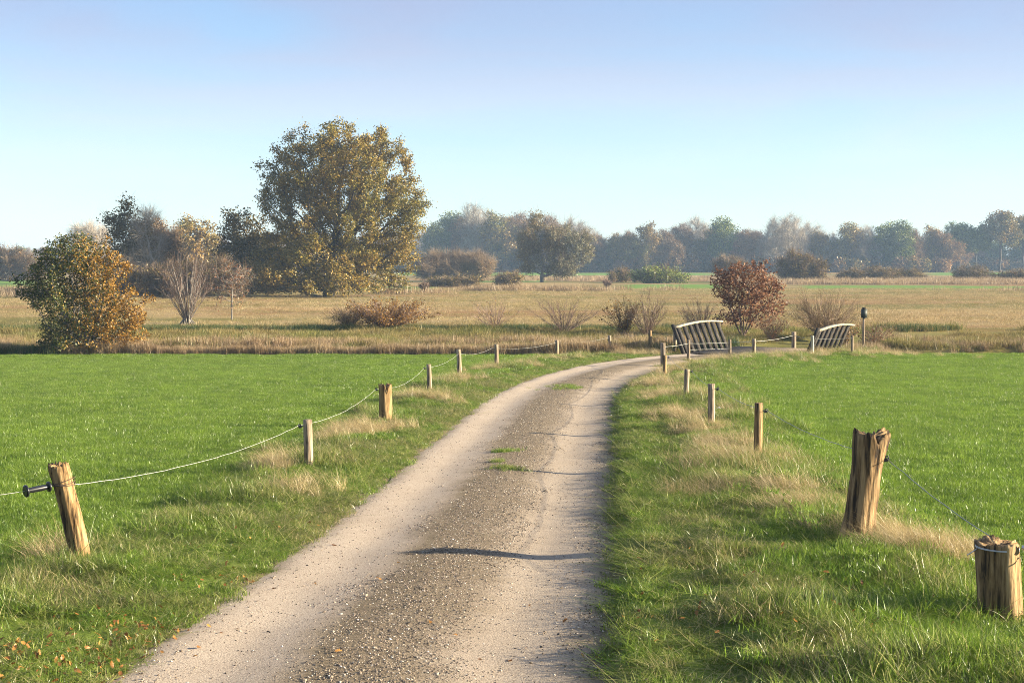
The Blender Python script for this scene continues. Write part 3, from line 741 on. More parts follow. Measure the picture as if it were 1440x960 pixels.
L_farochre = leaf_mat('far_ochre_leaves', [(0, (.14, .09, .02)), (.5, (.29, .185, .04)), (1, (.45, .28, .07))], patch=[(0, (.10, .10, .02)), (1, (.27, .235, .05))], pscale=.12, transl=.3, gloss=.03)
L_farbrown = leaf_mat('far_brown_leaves', [(0, (.12, .07, .03)), (.5, (.235, .14, .058)), (1, (.38, .23, .10))], transl=.3, gloss=.02)
L_greytwig = leaf_mat('grey_twigs', [(0, (.17, .145, .11)), (.6, (.34, .29, .225)), (1, (.52, .46, .37))], transl=.1, gloss=.02)
L_browntwig = leaf_mat('brown_twigs', [(0, (.10, .07, .04)), (.6, (.2, .14, .08)), (1, (.34, .24, .145))], transl=.1, gloss=.02)
L_redtwig = leaf_mat('red_twigs', [(0, (.10, .06, .045)), (.6, (.21, .135, .10)), (1, (.34, .25, .19))], transl=.1, gloss=.02)
L_willow = leaf_mat('willow_leaves', [(0, (.12, .12, .055)), (.5, (.25, .23, .12)), (1, (.45, .43, .3))], patch=[(0, (.17, .13, .05)), (1, (.38, .28, .11))], pscale=.14, transl=.45, gloss=.02)
L_beech = leaf_mat('copper_leaves', [(0, (.09, .035, .018)), (.5, (.22, .095, .042)), (1, (.40, .22, .12))], transl=.35, gloss=.02)
L_amber = leaf_mat('amber_leaves', [(0, (.18, .08, .015)), (.5, (.32, .16, .03)), (1, (.46, .28, .07))], transl=.4, gloss=.02)

def bush_leaf_mat():
    """bush turning colour: dark green leaves on one side, amber ones on the side that turned first"""
    m = leaf_mat('turning_leaves', [(0, (.028, .045, .010)), (.5, (.065, .085, .016)), (.85, (.13, .13, .025)), (1, (.30, .26, .08))], transl=.38, gloss=.02, objvar=.0)
    n, l = m.node_tree.nodes, m.node_tree.links
    hs = [q for q in n if q.bl_idname == 'ShaderNodeHueSaturation'][0]; src = hs.inputs['Color'].links[0].from_socket
    a = [q for q in n if q.bl_idname == 'ShaderNodeAttribute'][0]
    r2 = ramp(n, [(0, (.15, .085, .015)), (.45, (.27, .14, .022)), (.8, (.38, .2, .035)), (1, (.5, .32, .09))]); l.new(a.outputs['Fac'], r2.inputs[0])
    t = n.new('ShaderNodeTexCoord'); sp = n.new('ShaderNodeSeparateXYZ'); l.new(t.outputs['Object'], sp.inputs[0])
    nz_ = noise(n, l, 1.3, 3, .6); 
    k1 = n.new('ShaderNodeMath'); k1.operation = 'MULTIPLY_ADD'; l.new(nz_, k1.inputs[0]); k1.inputs[1].default_value = 4.2; l.new(sp.outputs['X'], k1.inputs[2])
    k2 = n.new('ShaderNodeMapRange'); k2.inputs[1].default_value = .9; k2.inputs[2].default_value = 5.0; l.new(k1.outputs[0], k2.inputs[0])
    rr = n.new('ShaderNodeMath'); rr.operation = 'MULTIPLY_ADD'; l.new(a.outputs['Fac'], rr.inputs[0]); rr.inputs[1].default_value = .8; l.new(k2.outputs[0], rr.inputs[2])
    st = n.new('ShaderNodeMapRange'); st.inputs[1].default_value = .7; st.inputs[2].default_value = 1.0; l.new(rr.outputs[0], st.inputs[0])
    l.new(mixrgb(n, l, st.outputs[0], src, r2.outputs[0]), hs.inputs['Color'])
    return m
L_bush = bush_leaf_mat()

def pxe(cx, cy, rx, ry, x0, y0, d, depth=.85, dy=0.0):
    """ellipsoid given in photograph measure at distance d, relative to the tree base at (x0,y0)"""
    k_ = d / FPX; return ((cx - x0) * k_, dy, (y0 - cy) * k_, rx * k_, rx * k_ * depth, ry * k_)

# the big oak
D = 168.0; bx0, by0 = 462, 416
base = (lat(bx0, D), D, float(ground_z(lat(bx0, D), D)[0]))
ells = [pxe(487, 248, 92, 78, bx0, by0, D), pxe(398, 258, 40, 55, bx0, by0, D), pxe(560, 295, 42, 62, bx0, by0, D), pxe(470, 335, 98, 62, bx0, by0, D),
        pxe(557, 362, 38, 42, bx0, by0, D), pxe(415, 378, 66, 36, bx0, by0, D), pxe(492, 382, 44, 32, bx0, by0, D, .9, -4), pxe(445, 392, 76, 25, bx0, by0, D, .6, -5), pxe(385, 385, 44, 31, bx0, by0, D, .8, -1)]
oak = make_tree('oak_tree', base, ells, (0.4, 0, 4.2), 11, L_oak, B_oak, clumps=480, csize=1.0, cmin=1.1, step=.55, kill=.7, leaves=120000, lsize=.25, lsig=.36, tip=.035, rmax=.75, k=6)
tag(oak, 'large spreading oak in olive and bronze autumn leaf above the meadow', 'tree')
# darker tree under its left flank
D = 176.0; bx0, by0 = 352, 413
t = make_tree('oak_tree', (lat(bx0, D), D, 0.0), [pxe(350, 350, 36, 48, bx0, by0, D), pxe(335, 328, 22, 34, bx0, by0, D), pxe(375, 372, 34, 40, bx0, by0, D), pxe(322, 378, 18, 34, bx0, by0, D)], (0, 0, 2.5), 12,
              L_dark, B_oak, clumps=100, csize=1.0, cmin=1.3, step=.6, kill=.8, leaves=17000, lsize=.30, lsig=.45, tip=.03, rmax=.35)
tag(t, 'lower dark brown-leaved tree crowded against the big spreading oak', 'tree')

# hedge trees further left: (px base, px base y, distance, ellipsoids, leaf, twigs, label)
def ht(name, bx, by, D, es, seed, label, leafmat=None, leaves=0, bark=B_grey, twigs=0, twl=1.2, tww=.035, twm=None, th=2.5, clumps=80, cmin=1.3, lsize=.32, rmax=.25, step=.6, lean=0):
    t = make_tree(name, (lat(bx, D), D, 0.0), [pxe(*e_, bx, by, D) for e_ in es], (lean, 0, th), seed, leafmat, bark, clumps=clumps, csize=1.1, cmin=cmin, step=step, kill=.85,
                  leaves=leaves, lsize=lsize, lsig=.5, tip=.03, rmax=rmax, twigs=twigs, twl=twl, tww=tww, twigmat=twm)
    tag(t, label, 'tree'); return t
ht('hedge_tree', 180, 416, 172, [(178, 335, 26, 26), (180, 305, 9, 14), (190, 365, 32, 34)], 21, 'dark leafy hedge tree with a thin spire top behind the amber bush', L_dark, 9000, B_oak, 1500, 1.2, .03, L_browntwig, clumps=60)
ht('hedge_tree', 225, 416, 178, [(222, 350, 30, 28), (226, 378, 36, 30)], 22, 'russet half-bare hedge tree beneath a taller bare birch', L_farbrown, 8000, B_grey, 9000, 1.5, .035, L_browntwig, clumps=80)
ht('birch_tree', 212, 418, 166, [(208, 318, 18, 16), (212, 355, 20, 34), (205, 385, 28, 22)], 23, 'bare pale-stemmed birch rising out of the russet hedge', None, 0, B_pale, 4200, 1.6, .022, L_greytwig, th=4, clumps=45, lean=.4)
ht('hedge_tree', 275, 414, 260, [(272, 345, 27, 24), (262, 370, 32, 26), (295, 368, 22, 26)], 24, 'ochre green hedge tree standing between the birch and the oak', L_farochre, 9000, B_oak, 0, clumps=80, lsize=.42)
ht('thorn_thicket', 195, 422, 160, [(185, 402, 34, 18), (235, 400, 38, 18), (275, 398, 34, 20), (310, 395, 30, 20)], 25, 'low grey thorn thicket filling the gap below the hedge trees', L_dark, 4500, B_grey, 16000, 1.3, .028, L_browntwig, th=.5, clumps=90)
ht('bare_tree', 128, 396, 330, [(128, 342, 26, 22), (128, 365, 26, 24)], 26, 'hazy bare grey tree seen over the amber bush', None, 0, B_grey, 9000, 2.2, .05, L_greytwig, th=5, clumps=60, cmin=2)

# the turning bush at the field edge
D = 64.3; bx0, by0 = 118, 494
gz0 = -.05
ells = [pxe(112, 405, 78, 66, bx0, by0, D, .8), pxe(150, 440, 62, 52, bx0, by0, D, .8), pxe(85, 380, 52, 42, bx0, by0, D, .8), pxe(65, 400, 42, 42, bx0, by0, D, .8), pxe(120, 460, 66, 34, bx0, by0, D, .8), pxe(120, 368, 52, 36, bx0, by0, D, .8), pxe(190, 455, 25, 30, bx0, by0, D), pxe(98, 345, 40, 18, bx0, by0, D, .8), pxe(75, 338, 7, 14, bx0, by0, D, 1), pxe(104, 330, 6, 14, bx0, by0, D, 1), pxe(205, 448, 10, 18, bx0, by0, D), pxe(32, 400, 10, 22, bx0, by0, D), pxe(110, 478, 62, 17, bx0, by0, D, .9), pxe(172, 474, 36, 21, bx0, by0, D)]
rts = [[(q * math.cos(a_) * .35 + .1 * math.cos(a_), q * math.sin(a_) * .35 + .1 * math.sin(a_), q - .15) for q in (0, .25, .5, .75)] for a_ in np.linspace(0, 2 * PI, 7, endpoint=False)]
t = make_tree('amber_bush', (lat(bx0, D), D, gz0), ells, (0, 0, .8), 31, L_bush, B_grey, clumps=330, csize=.36, cmin=.31, step=.17, kill=.24, leaves=26000, lsize=.11, lsig=.13, tip=.008, rmax=.07, roots=rts, upbias=.1)
tag(t, 'dense bush turning from dark green to amber at the pasture edge', 'bush')

# fan shaped shrubs of many stems
def fan_shrub(name, px_, py_, h, spread, seed, label, stems=40, twm=None, bark=B_grey, leafm=None, leaves=0, lsize=.09, r0=.02, twigs=1400, twl=.5, tww=.012, d=None, lsig=.12, curve=.35, cat='shrub', base_r=.25, group=None, hi=1.0):
    g = np.random.default_rng(seed)
    if d is None: X, Y, Z = at(px_, py_)
    else: X, Y = lat(px_, d), d; Z = float(ground_z(X, Y)[0])
    t = empty(name, (X, Y, Z)); A, B, ra, rb, tips, td = [], [], [], [], [], []
    for i in range(stems):
        az = g.random() * 2 * PI; ln = spread * math.sqrt(g.random()); hh = h * (.6 + .4 * g.random()) * (1 - .35 * (ln / spread) ** 2)
        p = np.array([base_r * math.cos(az) * g.random(), base_r * math.sin(az) * g.random(), -.1]); nseg = 7
        rr = r0 * (.5 + g.random()); wob = g.normal(0, .06, (nseg, 3))
        for q in range(nseg):
            t0 = (q + 1) / nseg
            tgt = np.array([math.cos(az) * ln * (t0 * (1 - curve) + curve * t0 * t0), math.sin(az) * ln * (t0 * (1 - curve) + curve * t0 * t0), hh * t0]) + wob[q] * t0 * h * .18
            A.append(p); B.append(tgt); ra.append(rr * (1 - .8 * q / nseg)); rb.append(rr * (1 - .8 * (q + 1) / nseg))
            if q >= 1: tips.append(tgt); td.append((tgt - p) / (np.linalg.norm(tgt - p) + 1e-9))
            p = tgt
    V, F = tubes(np.array(A), np.array(B), np.array(ra), np.array(rb), 4)
    obj('stems', mesh_np('stems', V, F, smooth=True, mats=(bark,)), t)
    tips = np.array(tips); td = np.array(td)
    if twigs:
        s_ = g.integers(0, len(tips), twigs); f_ = g.random((twigs, 1))
        V, F, rn = twigslivers(tips[s_] - td[s_] * f_ * h / 8, td[s_], twl, tww, seed + 3, .45, .25); V[:, 2] = np.maximum(V[:, 2], 0)
        obj('twigs', mesh_np('twigs', V, F, attrs={'rnd': rn}, mats=(twm or L_greytwig,)), t)
    if leaves:
        s_ = g.integers(0, len(tips), leaves); Cn = tips[s_] + g.normal(0, lsig, (leaves, 3)); Cn[:, 2] = np.maximum(Cn[:, 2], .05)
        if hi < 1: Cn = Cn[Cn[:, 2] < h * hi]
        V, F, rn = leafquads(Cn, lsize, seed + 4, upbias=.05)
        obj('leaves', mesh_np('leaves', V, F, attrs={'rnd': rn}, mats=(leafm,)), t)['kind'] = 'stuff'
    tag(t, label, cat, group); return t
fan_shrub('coppiced_shrub', 264, 457, 5.2, 1.75, 41, 'tall bare multi-stemmed shrub with pale grey rods beside the small sapling', 34, L_redtwig, B_grey, r0=.034, twigs=1500, twl=.8, tww=.011, base_r=.75, curve=.05)
fan_shrub('low_shrub', 545, 466, 2.1, 2.9, 42, 'low spreading shrub with amber and russet leaves on the ditch bank', 60, L_redtwig, B_red, L_amber, 3600, .12, .016, 2600, .6, .012, curve=.1, base_r=1.6)
fan_shrub('low_shrub', 490, 464, 1.4, 1.5, 43, 'grey-green twiggy shrub on the bank beside the amber low shrub', 40, L_browntwig, B_grey, L_dark, 900, .09, .014, 1500, .5, .012, base_r=.9)
fan_shrub('bare_shrub', 697, 466, 2.1, 1.5, 44, 'thin bare twig shrub alone on the ditch bank', 20, L_redtwig, B_red, L_amber, 60, .1, .012, 700, .5, .010, base_r=.7, curve=.1)
fan_shrub('bare_shrub', 793, 470, 2.3, 2.2, 45, 'wide bare reddish shrub of upright twigs on the ditch bank', 36, L_redtwig, B_red, None, 0, .1, .012, 1300, .5, .010, base_r=1.5, curve=.05)
fan_shrub('low_shrub', 877, 474, 2.3, 1.25, 46, 'small shrub keeping orange leaves next to bare twigs', 30, L_browntwig, B_red, L_amber, 700, .11, .014, 900, .5, .011, base_r=.8)
fan_shrub('bare_shrub', 910, 476, 2.5, 1.2, 47, 'bare upright twig shrub leaning on the orange leaved shrub', 26, L_redtwig, B_red, None, 0, .1, .013, 1000, .6, .010, base_r=.8, curve=.05)
fan_shrub('bare_shrub', 985, 474, 2.2, 1.2, 48, 'bare twig shrub behind the bridge railing beside the copper tree', 24, L_redtwig, B_red, L_beech, 40, .1, .013, 900, .5, .010, base_r=.8, curve=.05)
fan_shrub('twiggy_shrub', 1162, 480, 2.7, 2.3, 49, 'broad fan of bare brown twigs behind the short bridge railing', 70, L_browntwig, B_red, None, 0, .1, .016, 3400, .7, .011, base_r=.7, curve=.2)
fan_shrub('bramble_shrub', 1228, 486, 1.3, 1.3, 50, 'low bramble with a few russet leaves beside the dark sign box', 30, L_browntwig, B_red, L_beech, 260, .09, .010, 700, .4, .009, base_r=.9)
fan_shrub('bramble_shrub', 1190, 484, 1.2, .8, 51, 'small leafy bramble growing under the dark sign box', 22, L_browntwig, B_red, L_amber, 330, .09, .010, 500, .4, .009, base_r=.5)
fan_shrub('bramble_shrub', 1085, 480, 1.7, 1.1, 52, 'copper-leaved bramble at the foot of the copper tree', 26, L_browntwig, B_red, L_beech, 420, .09, .010, 700, .4, .009, base_r=.8)
# small sapling with a few leaves
D = at(326, 450)[1]
t = make_tree('sapling', (lat(326, D), D, float(ground_z(lat(326, D), D)[0])), [pxe(326, 395, 30, 34, 326, 450, D), pxe(340, 385, 22, 18, 326, 450, D), pxe(312, 412, 20, 16, 326, 450, D)], (0, 0, 2.6), 55, L_beech, B_grey, clumps=26, csize=.5, cmin=.6, step=.3, kill=.4,
              leaves=520, lsize=.13, lsig=.14, tip=.012, rmax=.055, twigs=500, twl=.5, tww=.012, twigmat=L_greytwig)
tag(t, 'thin young sapling holding a few pinkish brown leaves', 'tree')
# copper tree by the bridge
D = at(1045, 474)[1]; bx0, by0 = 1045, 474
rts = [[(dx_ * q, dy_ * q, q * 1.0 - .1) for q in (0, .35, .7, 1.05)] for dx_, dy_ in ((-.45, .1), (-.2, -.2), (.05, .15), (.25, -.1), (.5, .1), (-.05, .4))]
t = make_tree('copper_tree', (lat(bx0, D), D, float(ground_z(lat(bx0, D), D)[0])), [pxe(1048, 410, 46, 38, bx0, by0, D), pxe(1030, 392, 28, 22, bx0, by0, D), pxe(1072, 425, 32, 34, bx0, by0, D), pxe(1045, 440, 36, 22, bx0, by0, D), pxe(1058, 383, 20, 20, bx0, by0, D)], (0, 0, 1), 56,
              L_beech, B_red, clumps=130, csize=.34, cmin=.36, step=.2, kill=.26, leaves=4600, lsize=.15, lsig=.15, tip=.009, rmax=.05, twigs=900, twl=.45, tww=.011, twigmat=L_redtwig, roots=rts, upbias=.05)
tag(t, 'rounded young tree full of dry copper leaves beside the timber bridge', 'tree')

# mid-distance willow, hedges, round bushes
D = 285.0
def mid(name, bx, by, D, es, seed, label, cat, **kw):
    t = make_tree(name, (lat(bx, D), D, 0.0), [pxe(*e_, bx, by, D) for e_ in es], (kw.pop('lean', 0), 0, kw.pop('th', 1.5)), seed, kw.pop('leafmat', None), kw.pop('bark', B_grey), csize=kw.pop('csize', 1.2), tip=.035, lsig=.55, step=.8, kill=1.0, **kw)
    tag(t, label, cat); return t
mid('willow_tree', 762, 398, D, [(746, 350, 17, 40), (753, 320, 10, 15), (782, 342, 24, 27), (816, 347, 20, 20), (790, 374, 22, 18)], 61, 'broad grey-green willow leaning out over the far meadow', 'tree', leafmat=L_willow, leaves=14000, lsize=.38, clumps=110, cmin=1.5, rmax=.4, twigs=2600, twl=2.2, tww=.04, twigmat=L_browntwig, upbias=0)
for i, (bx, rx, ty, lab) in enumerate(((612, 21, 360, 'clipped-looking round brown bush touching the big oak'), (643, 24, 359, 'middle round brown bush of the three standing beyond the oak'), (675, 17, 360, 'narrow round russet bush at the open end of three beyond the oak'))):
    mid('round_bush', bx, 394, 300., [(bx, (ty + 390) / 2, rx, (390 - ty) / 2 - 2)], 65 + i, lab, 'bush', leafmat=L_farbrown, leaves=1200, lsize=.3, clumps=60, cmin=1.2, rmax=.2, twigs=9000, twl=1.8, tww=.04, twigmat=L_browntwig, th=.8)
mid('round_bush', 1127, 392, 290., [(1120, 374, 24, 17), (1145, 380, 16, 12)], 70, 'big olive brown round bush behind the copper tree', 'bush', leafmat=L_dark, leaves=6000, lsize=.35, clumps=80, cmin=1.2, rmax=.2, twigs=8000, twl=1.5, tww=.045, twigmat=L_browntwig, th=.6)
mid('round_bush', 1028, 388, 330., [(1028, 374, 22, 14)], 71, 'olive bush peeping over the top of the copper tree', 'bush', leafmat=L_dark, leaves=4000, lsize=.4, clumps=50, cmin=1.3, rmax=.2, twigs=5000, twl=1.5, tww=.05, twigmat=L_browntwig, th=.6)
mid('bramble_bank', 915, 396, 270., [(900, 388, 18, 8), (925, 386, 30, 9), (950, 390, 18, 6)], 72, 'low green bramble bank at the end of the tan reeds', 'shrub', leafmat=L_fargreen, leaves=7000, lsize=.32, clumps=90, cmin=1.0, rmax=.12, twigs=2500, twl=1.0, tww=.04, twigmat=L_browntwig, th=.4)
for i, (bx, by, rx, h, D_, lab) in enumerate(((1240, 393, 22, 11, 300, 'low dark thorn bush out on the reedy meadow'), (1280, 394, 16, 9, 305, 'small thorn bush next to the low dark one on the reeds'), (1368, 394, 26, 13, 300, 'dark bramble mound on the reeds below the tall far trees'), (870, 396, 14, 8, 285, 'little brown thorn bush beside the low green bramble bank'), (640, 402, 30, 5, 235, 'low dark flattened thorn row in front of the round bushes'), (715, 402, 14, 6, 250, 'dark scrub patch at the foot of the willow'), (1200, 396, 20, 8, 300, 'grey scrub patch right beside the olive round bush'), (1425, 398, 18, 8, 300, 'brown bramble patch at the edge of the dark mound'))):
    mid('thorn_bush', bx, by, float(D_), [(bx, by - h * .55, rx, h * .6)], 75 + i, lab, 'bush', leafmat=L_dark, leaves=2600, lsize=.3, clumps=40, cmin=.9, rmax=.1, twigs=3500, twl=.9, tww=.04, twigmat=L_browntwig, th=.3)
mid('hedge', 12, 392, 300., [(-10, 368, 26, 20), (20, 370, 22, 20), (42, 375, 16, 16)], 90, 'russet brown hedge running behind the amber bush', 'hedge', leafmat=L_farbrown, leaves=5000, lsize=.4, clumps=90, cmin=1.3, rmax=.2, twigs=10000, twl=1.5, tww=.05, twigmat=L_browntwig, th=.6)
# dry weed clumps standing on the meadow
for i, (a, b_, h_, lab) in enumerate(((597, 412, 1.5, 'brown dry weed clump standing by the oak on the meadow'), (853, 406, 1.5, 'dry russet weed clump on the meadow in front of the willow'))):
    fan_shrub('dry_weeds', a, b_, h_, .7, 95 + i, lab, 40, L_redtwig, B_red, None, 0, .1, .02, 1500, .5, .03, d=2000 * 4.1 / (b_ - 368), base_r=1.6, cat='weeds')

# ------------------------------------------------------------------ the far wood
DW = 545.0
def far_proto(kind, seed):
    H = 20.0
    if kind == 'bare': return dict(leafmat=None, leaves=0, twigs=9000, twigmat=L_greytwig, barkmat=B_pale, twl=2.4, tww=.055)
    if kind == 'green': return dict(leafmat=L_fargreen, leaves=7000, barkmat=B_oak)
    if kind == 'ochre': return dict(leafmat=L_farochre, leaves=7000, barkmat=B_oak, twigs=1500, twigmat=L_browntwig, twl=1.6, tww=.06)
    return dict(leafmat=L_farbrown, leaves=5200, barkmat=B_oak, twigs=7000, twigmat=L_browntwig, twl=2.0, tww=.06)
LAB = {'bare': 'bare grey tree with pale branches in the far wood', 'green': 'dark green leafy tree in the far wood', 'ochre': 'ochre-leaved oak in the far wood', 'brown': 'brown half-bare tree in the far wood'}
protos = {}
for kind in ('bare', 'green', 'ochre', 'brown'):
    for v in range(2):
        g = np.random.default_rng(800 + v * 7 + len(kind))
        es = [(g.normal(0, 1.2), g.normal(0, 1.0), 13.0, 4.6, 4.4, 6.2), (g.normal(0, 2.6), g.normal(0, 2), 10, 4.4, 4.2, 5.2), (g.normal(0, 2.6), g.normal(0, 2), 8.0, 4.6, 4.4, 4.2), (g.normal(0, 1.4), 0, 16.5, 3.0, 3.0, 3.2)]
        p = make_tree('wood_tree', (0, 0, 0), es, (g.normal(0, .4), 0, 5.0), 810 + v * 13 + len(kind), clumps=75, csize=1.3, cmin=1.9, step=.9, kill=1.2, lsize=.62, lsig=.75, tip=.05, rmax=.36, k=4, **far_proto(kind, v))
        tag(p, LAB[kind], 'tree', 'far wood: ' + kind + ' trees'); protos[kind, v] = [p, 0]
tall_p = []
for v in range(2):
    g = np.random.default_rng(870 + v)
    es = [(0, 0, 15.5, 5.6, 5.2, 4.4), (-2.5, 0, 13, 4.4, 4.2, 3.2), (2.6, 0, 12.6, 4.6, 4.2, 3.2)]
    p = make_tree('wood_tree', (0, 0, 0), es, (0.2, 0, 8.5), 880 + v, L_farochre if v else L_fargreen, B_oak, clumps=90, csize=1.3, cmin=1.7, step=.9, kill=1.2, leaves=8500, lsize=.6, lsig=.7, tip=.05, rmax=.42, k=5)
    tag(p, ('ochre' if v else 'dark green') + ' high-crowned tree with clear trunk edging the far green field', 'tree', 'clear-stemmed trees by the far field'); p['label'] = ('ochre' if v else 'dark green') + ' high-crowned tree with clear trunk edging the far green field'
    p['group'] = 'far wood: clear-stemmed ' + ('ochre' if v else 'green') + ' trees'
    protos['tall' + str(v), 0] = [p, 0]
def put(kind, px_, top, D_, v=None, wide=1.0):
    v = (0 if kind.startswith('tall') else int(rng.integers(0, 2))) if v is None else v
    p = protos[kind, v]; h = (368 - top) / FPX * D_ + CAMZ; sz = h / 19.8
    loc = (lat(px_, D_), D_, -.1); rz = rng.random() * 6.28; sxy = sz * wide * (.95 + .2 * rng.random())
    if p[1] == 0:
        p[0].location = loc; p[0].rotation_euler = (0, 0, rz); p[0].scale = (sxy, sxy, sz); p[1] = 1; return p[0]
    return copy_tree(p[0], loc, rz, sxy, sz)
front = [(615, 312, 'green'), (640, 298, 'green'), (668, 288, 'bare'), (655, 306, 'brown'), (700, 296, 'ochre'), (728, 300, 'brown'), (748, 302, 'ochre'), (775, 305, 'brown'), (800, 308, 'bare'), (822, 318, 'bare'), (845, 330, 'brown'), (868, 328, 'ochre'),
         (886, 326, 'brown'), (908, 312, 'ochre'), (932, 322, 'brown'), (952, 314, 'brown'), (978, 310, 'bare'), (1000, 318, 'ochre'), (1018, 305, 'green'), (1042, 322, 'brown'), (1062, 326, 'brown'), (1085, 307, 'bare'), (1110, 306, 'bare'), (1132, 314, 'bare'), (1155, 324, 'ochre'),
         (1172, 328, 'bare'), (1196, 313, 'ochre'), (1205, 322, 'bare'), (1222, 318, 'bare'), (1240, 311, 'green'), (1262, 310, 'green'), (1280, 322, 'brown'), (1308, 316, 'ochre'), (1325, 324, 'brown')]
UNIQ = {(640, 'green'): 'dark green far-wood tree next to the tallest bare one', (668, 'bare'): 'tallest bare grey far-wood tree, behind the three round brown bushes', (700, 'ochre'): 'ochre oak between the tallest bare tree and the willow',
        (748, 'ochre'): 'ochre-topped oak standing straight behind the willow', (908, 'ochre'): 'ochre-crowned far-wood oak behind the low green bramble bank', (978, 'bare'): 'broad bare grey far-wood tree next to a green-topped one',
        (1018, 'green'): 'green-topped far-wood tree behind the copper tree', (1196, 'ochre'): 'ochre far-wood oak between bare grey trees and two green ones', (1308, 'ochre'): 'ochre far-wood oak beside the clear-stemmed trees',
        (615, 'green'): 'dark green far-wood tree half hidden by the big oak', (845, 'brown'): 'low brown far-wood tree in the dip behind the willow'}
SETS = {1085: 'bare grey trees behind the olive bush', 1110: 'bare grey trees behind the olive bush', 1132: 'bare grey trees behind the olive bush', 1240: 'pair of green trees', 1262: 'pair of green trees'}
SLAB = {'bare grey trees behind the olive bush': 'bare pale-branched far-wood tree behind the olive brown round bush', 'pair of green trees': 'one of two neighbouring leafy green far-wood trees behind the thorn bushes'}
for (a, tp, kd) in front:
    o = put(kd, a, tp, DW + rng.normal(0, 9)); o['label'] = LAB[kd]; o['group'] = 'far wood: ' + kd + ' trees'
    if (a, kd) in UNIQ: o['label'] = UNIQ[a, kd]
    if a in SETS: o['label'] = SLAB[SETS[a]]; o['group'] = SETS[a]
for (a, tp, v) in ((1348, 315, 0), (1372, 322, 0), (1405, 300, 1), (1438, 306, 1), (1470, 310, 0), (1345, 330, 1)): put('tall%d' % v, a, tp, DW + 25 + rng.normal(0, 5), wide=.95)
# second row, closes the gaps
kinds = ['bare', 'brown', 'brown', 'ochre', 'green']
for i, a in enumerate(np.arange(-60, 1520, 21)):
    tp = np.interp(a, [-60, 0, 130, 600, 640, 700, 800, 850, 1000, 1100, 1180, 1260, 1330, 1400, 1520], [344, 342, 336, 322, 306, 304, 316, 334, 322, 318, 330, 324, 334, 330, 326]) + rng.normal(0, 3)
    kd = kinds[int(rng.integers(0, 5))]; o = put(kd, a + rng.normal(0, 5), tp + 6, 640 + rng.normal(0, 16), wide=1.25)
    o['label'] = LAB[kd].replace('in the far wood', 'in the back row of the far wood'); o['group'] = 'back row of the wood: ' + kd + ' trees'
# undergrowth of the wood (nobody could count it)
xs, ys = [], []
for (pa, pb, d0, d1, c_) in ((600, 1330, 535, 600, 1100), (1330, 1500, 640, 700, 420), (-60, 600, 560, 640, 700)):
    yv = d0 + (d1 - d0) * rng.random(c_); xv = lat(pa + (pb - pa) * rng.random(c_), yv); xs.append(xv); ys.append(yv)
xs = np.concatenate(xs); ys = np.concatenate(ys)
def under(i):
    g = np.random.default_rng(900 + i); Cn = ellips([(0, 0, 2.2, 2.6, 2.4, 2.4)], 420, 900 + i); Cn[:, 2] = np.maximum(Cn[:, 2], .1)
    V, F, rn = leafquads(Cn, .75, 905 + i); return bpy.data.objects.new('undergrowth_shrub', mesh_np('undergrowth_shrub', V, F, attrs={'rnd': rn}, mats=((L_dark, L_farbrown, L_dark)[i],)))
scatter('wood_undergrowth', [under(i) for i in range(3)], np.stack([xs, ys, np.zeros(len(xs))], 1), .6 + .9 * rng.random(len(xs)), 'dark tangled undergrowth along the foot of the far wood', 'undergrowth', tilt=.05)

# ------------------------------------------------------------------ fence posts
W_stake = wood_mat('stake_wood', (.075, .055, .035), (.23, .175, .12), (.42, .34, .245), 1.0, 22)
W_oak = wood_mat('split_oak', (.04, .024, .011), (.24, .148, .062), (.49, .335, .165), 1.0, 20)
W_old = wood_mat('old_oak', (.028, .018, .010), (.18, .112, .05), (.45, .31, .155), 1.0, 16)
W_dark = wood_mat('tarred_wood', (.012, .010, .009), (.03, .026, .022), (.07, .06, .05), .6, 20)
W_pale = wood_mat('bleached_rail', (.26, .22, .15), (.42, .37, .26), (.6, .55, .42), .6, 18)
M_black = plain_mat('black_plastic', (.012, .013, .016), .35, .2)
M_rope = plain_mat('fence_rope', (.33, .33, .30), .7, .35, 60)
M_steel = plain_mat('galvanised_steel', (.5, .5, .5), .4, .2, 40, .8)
M_rust = plain_mat('rusty_wire', (.10, .065, .045), .7, .4, 60, .3)

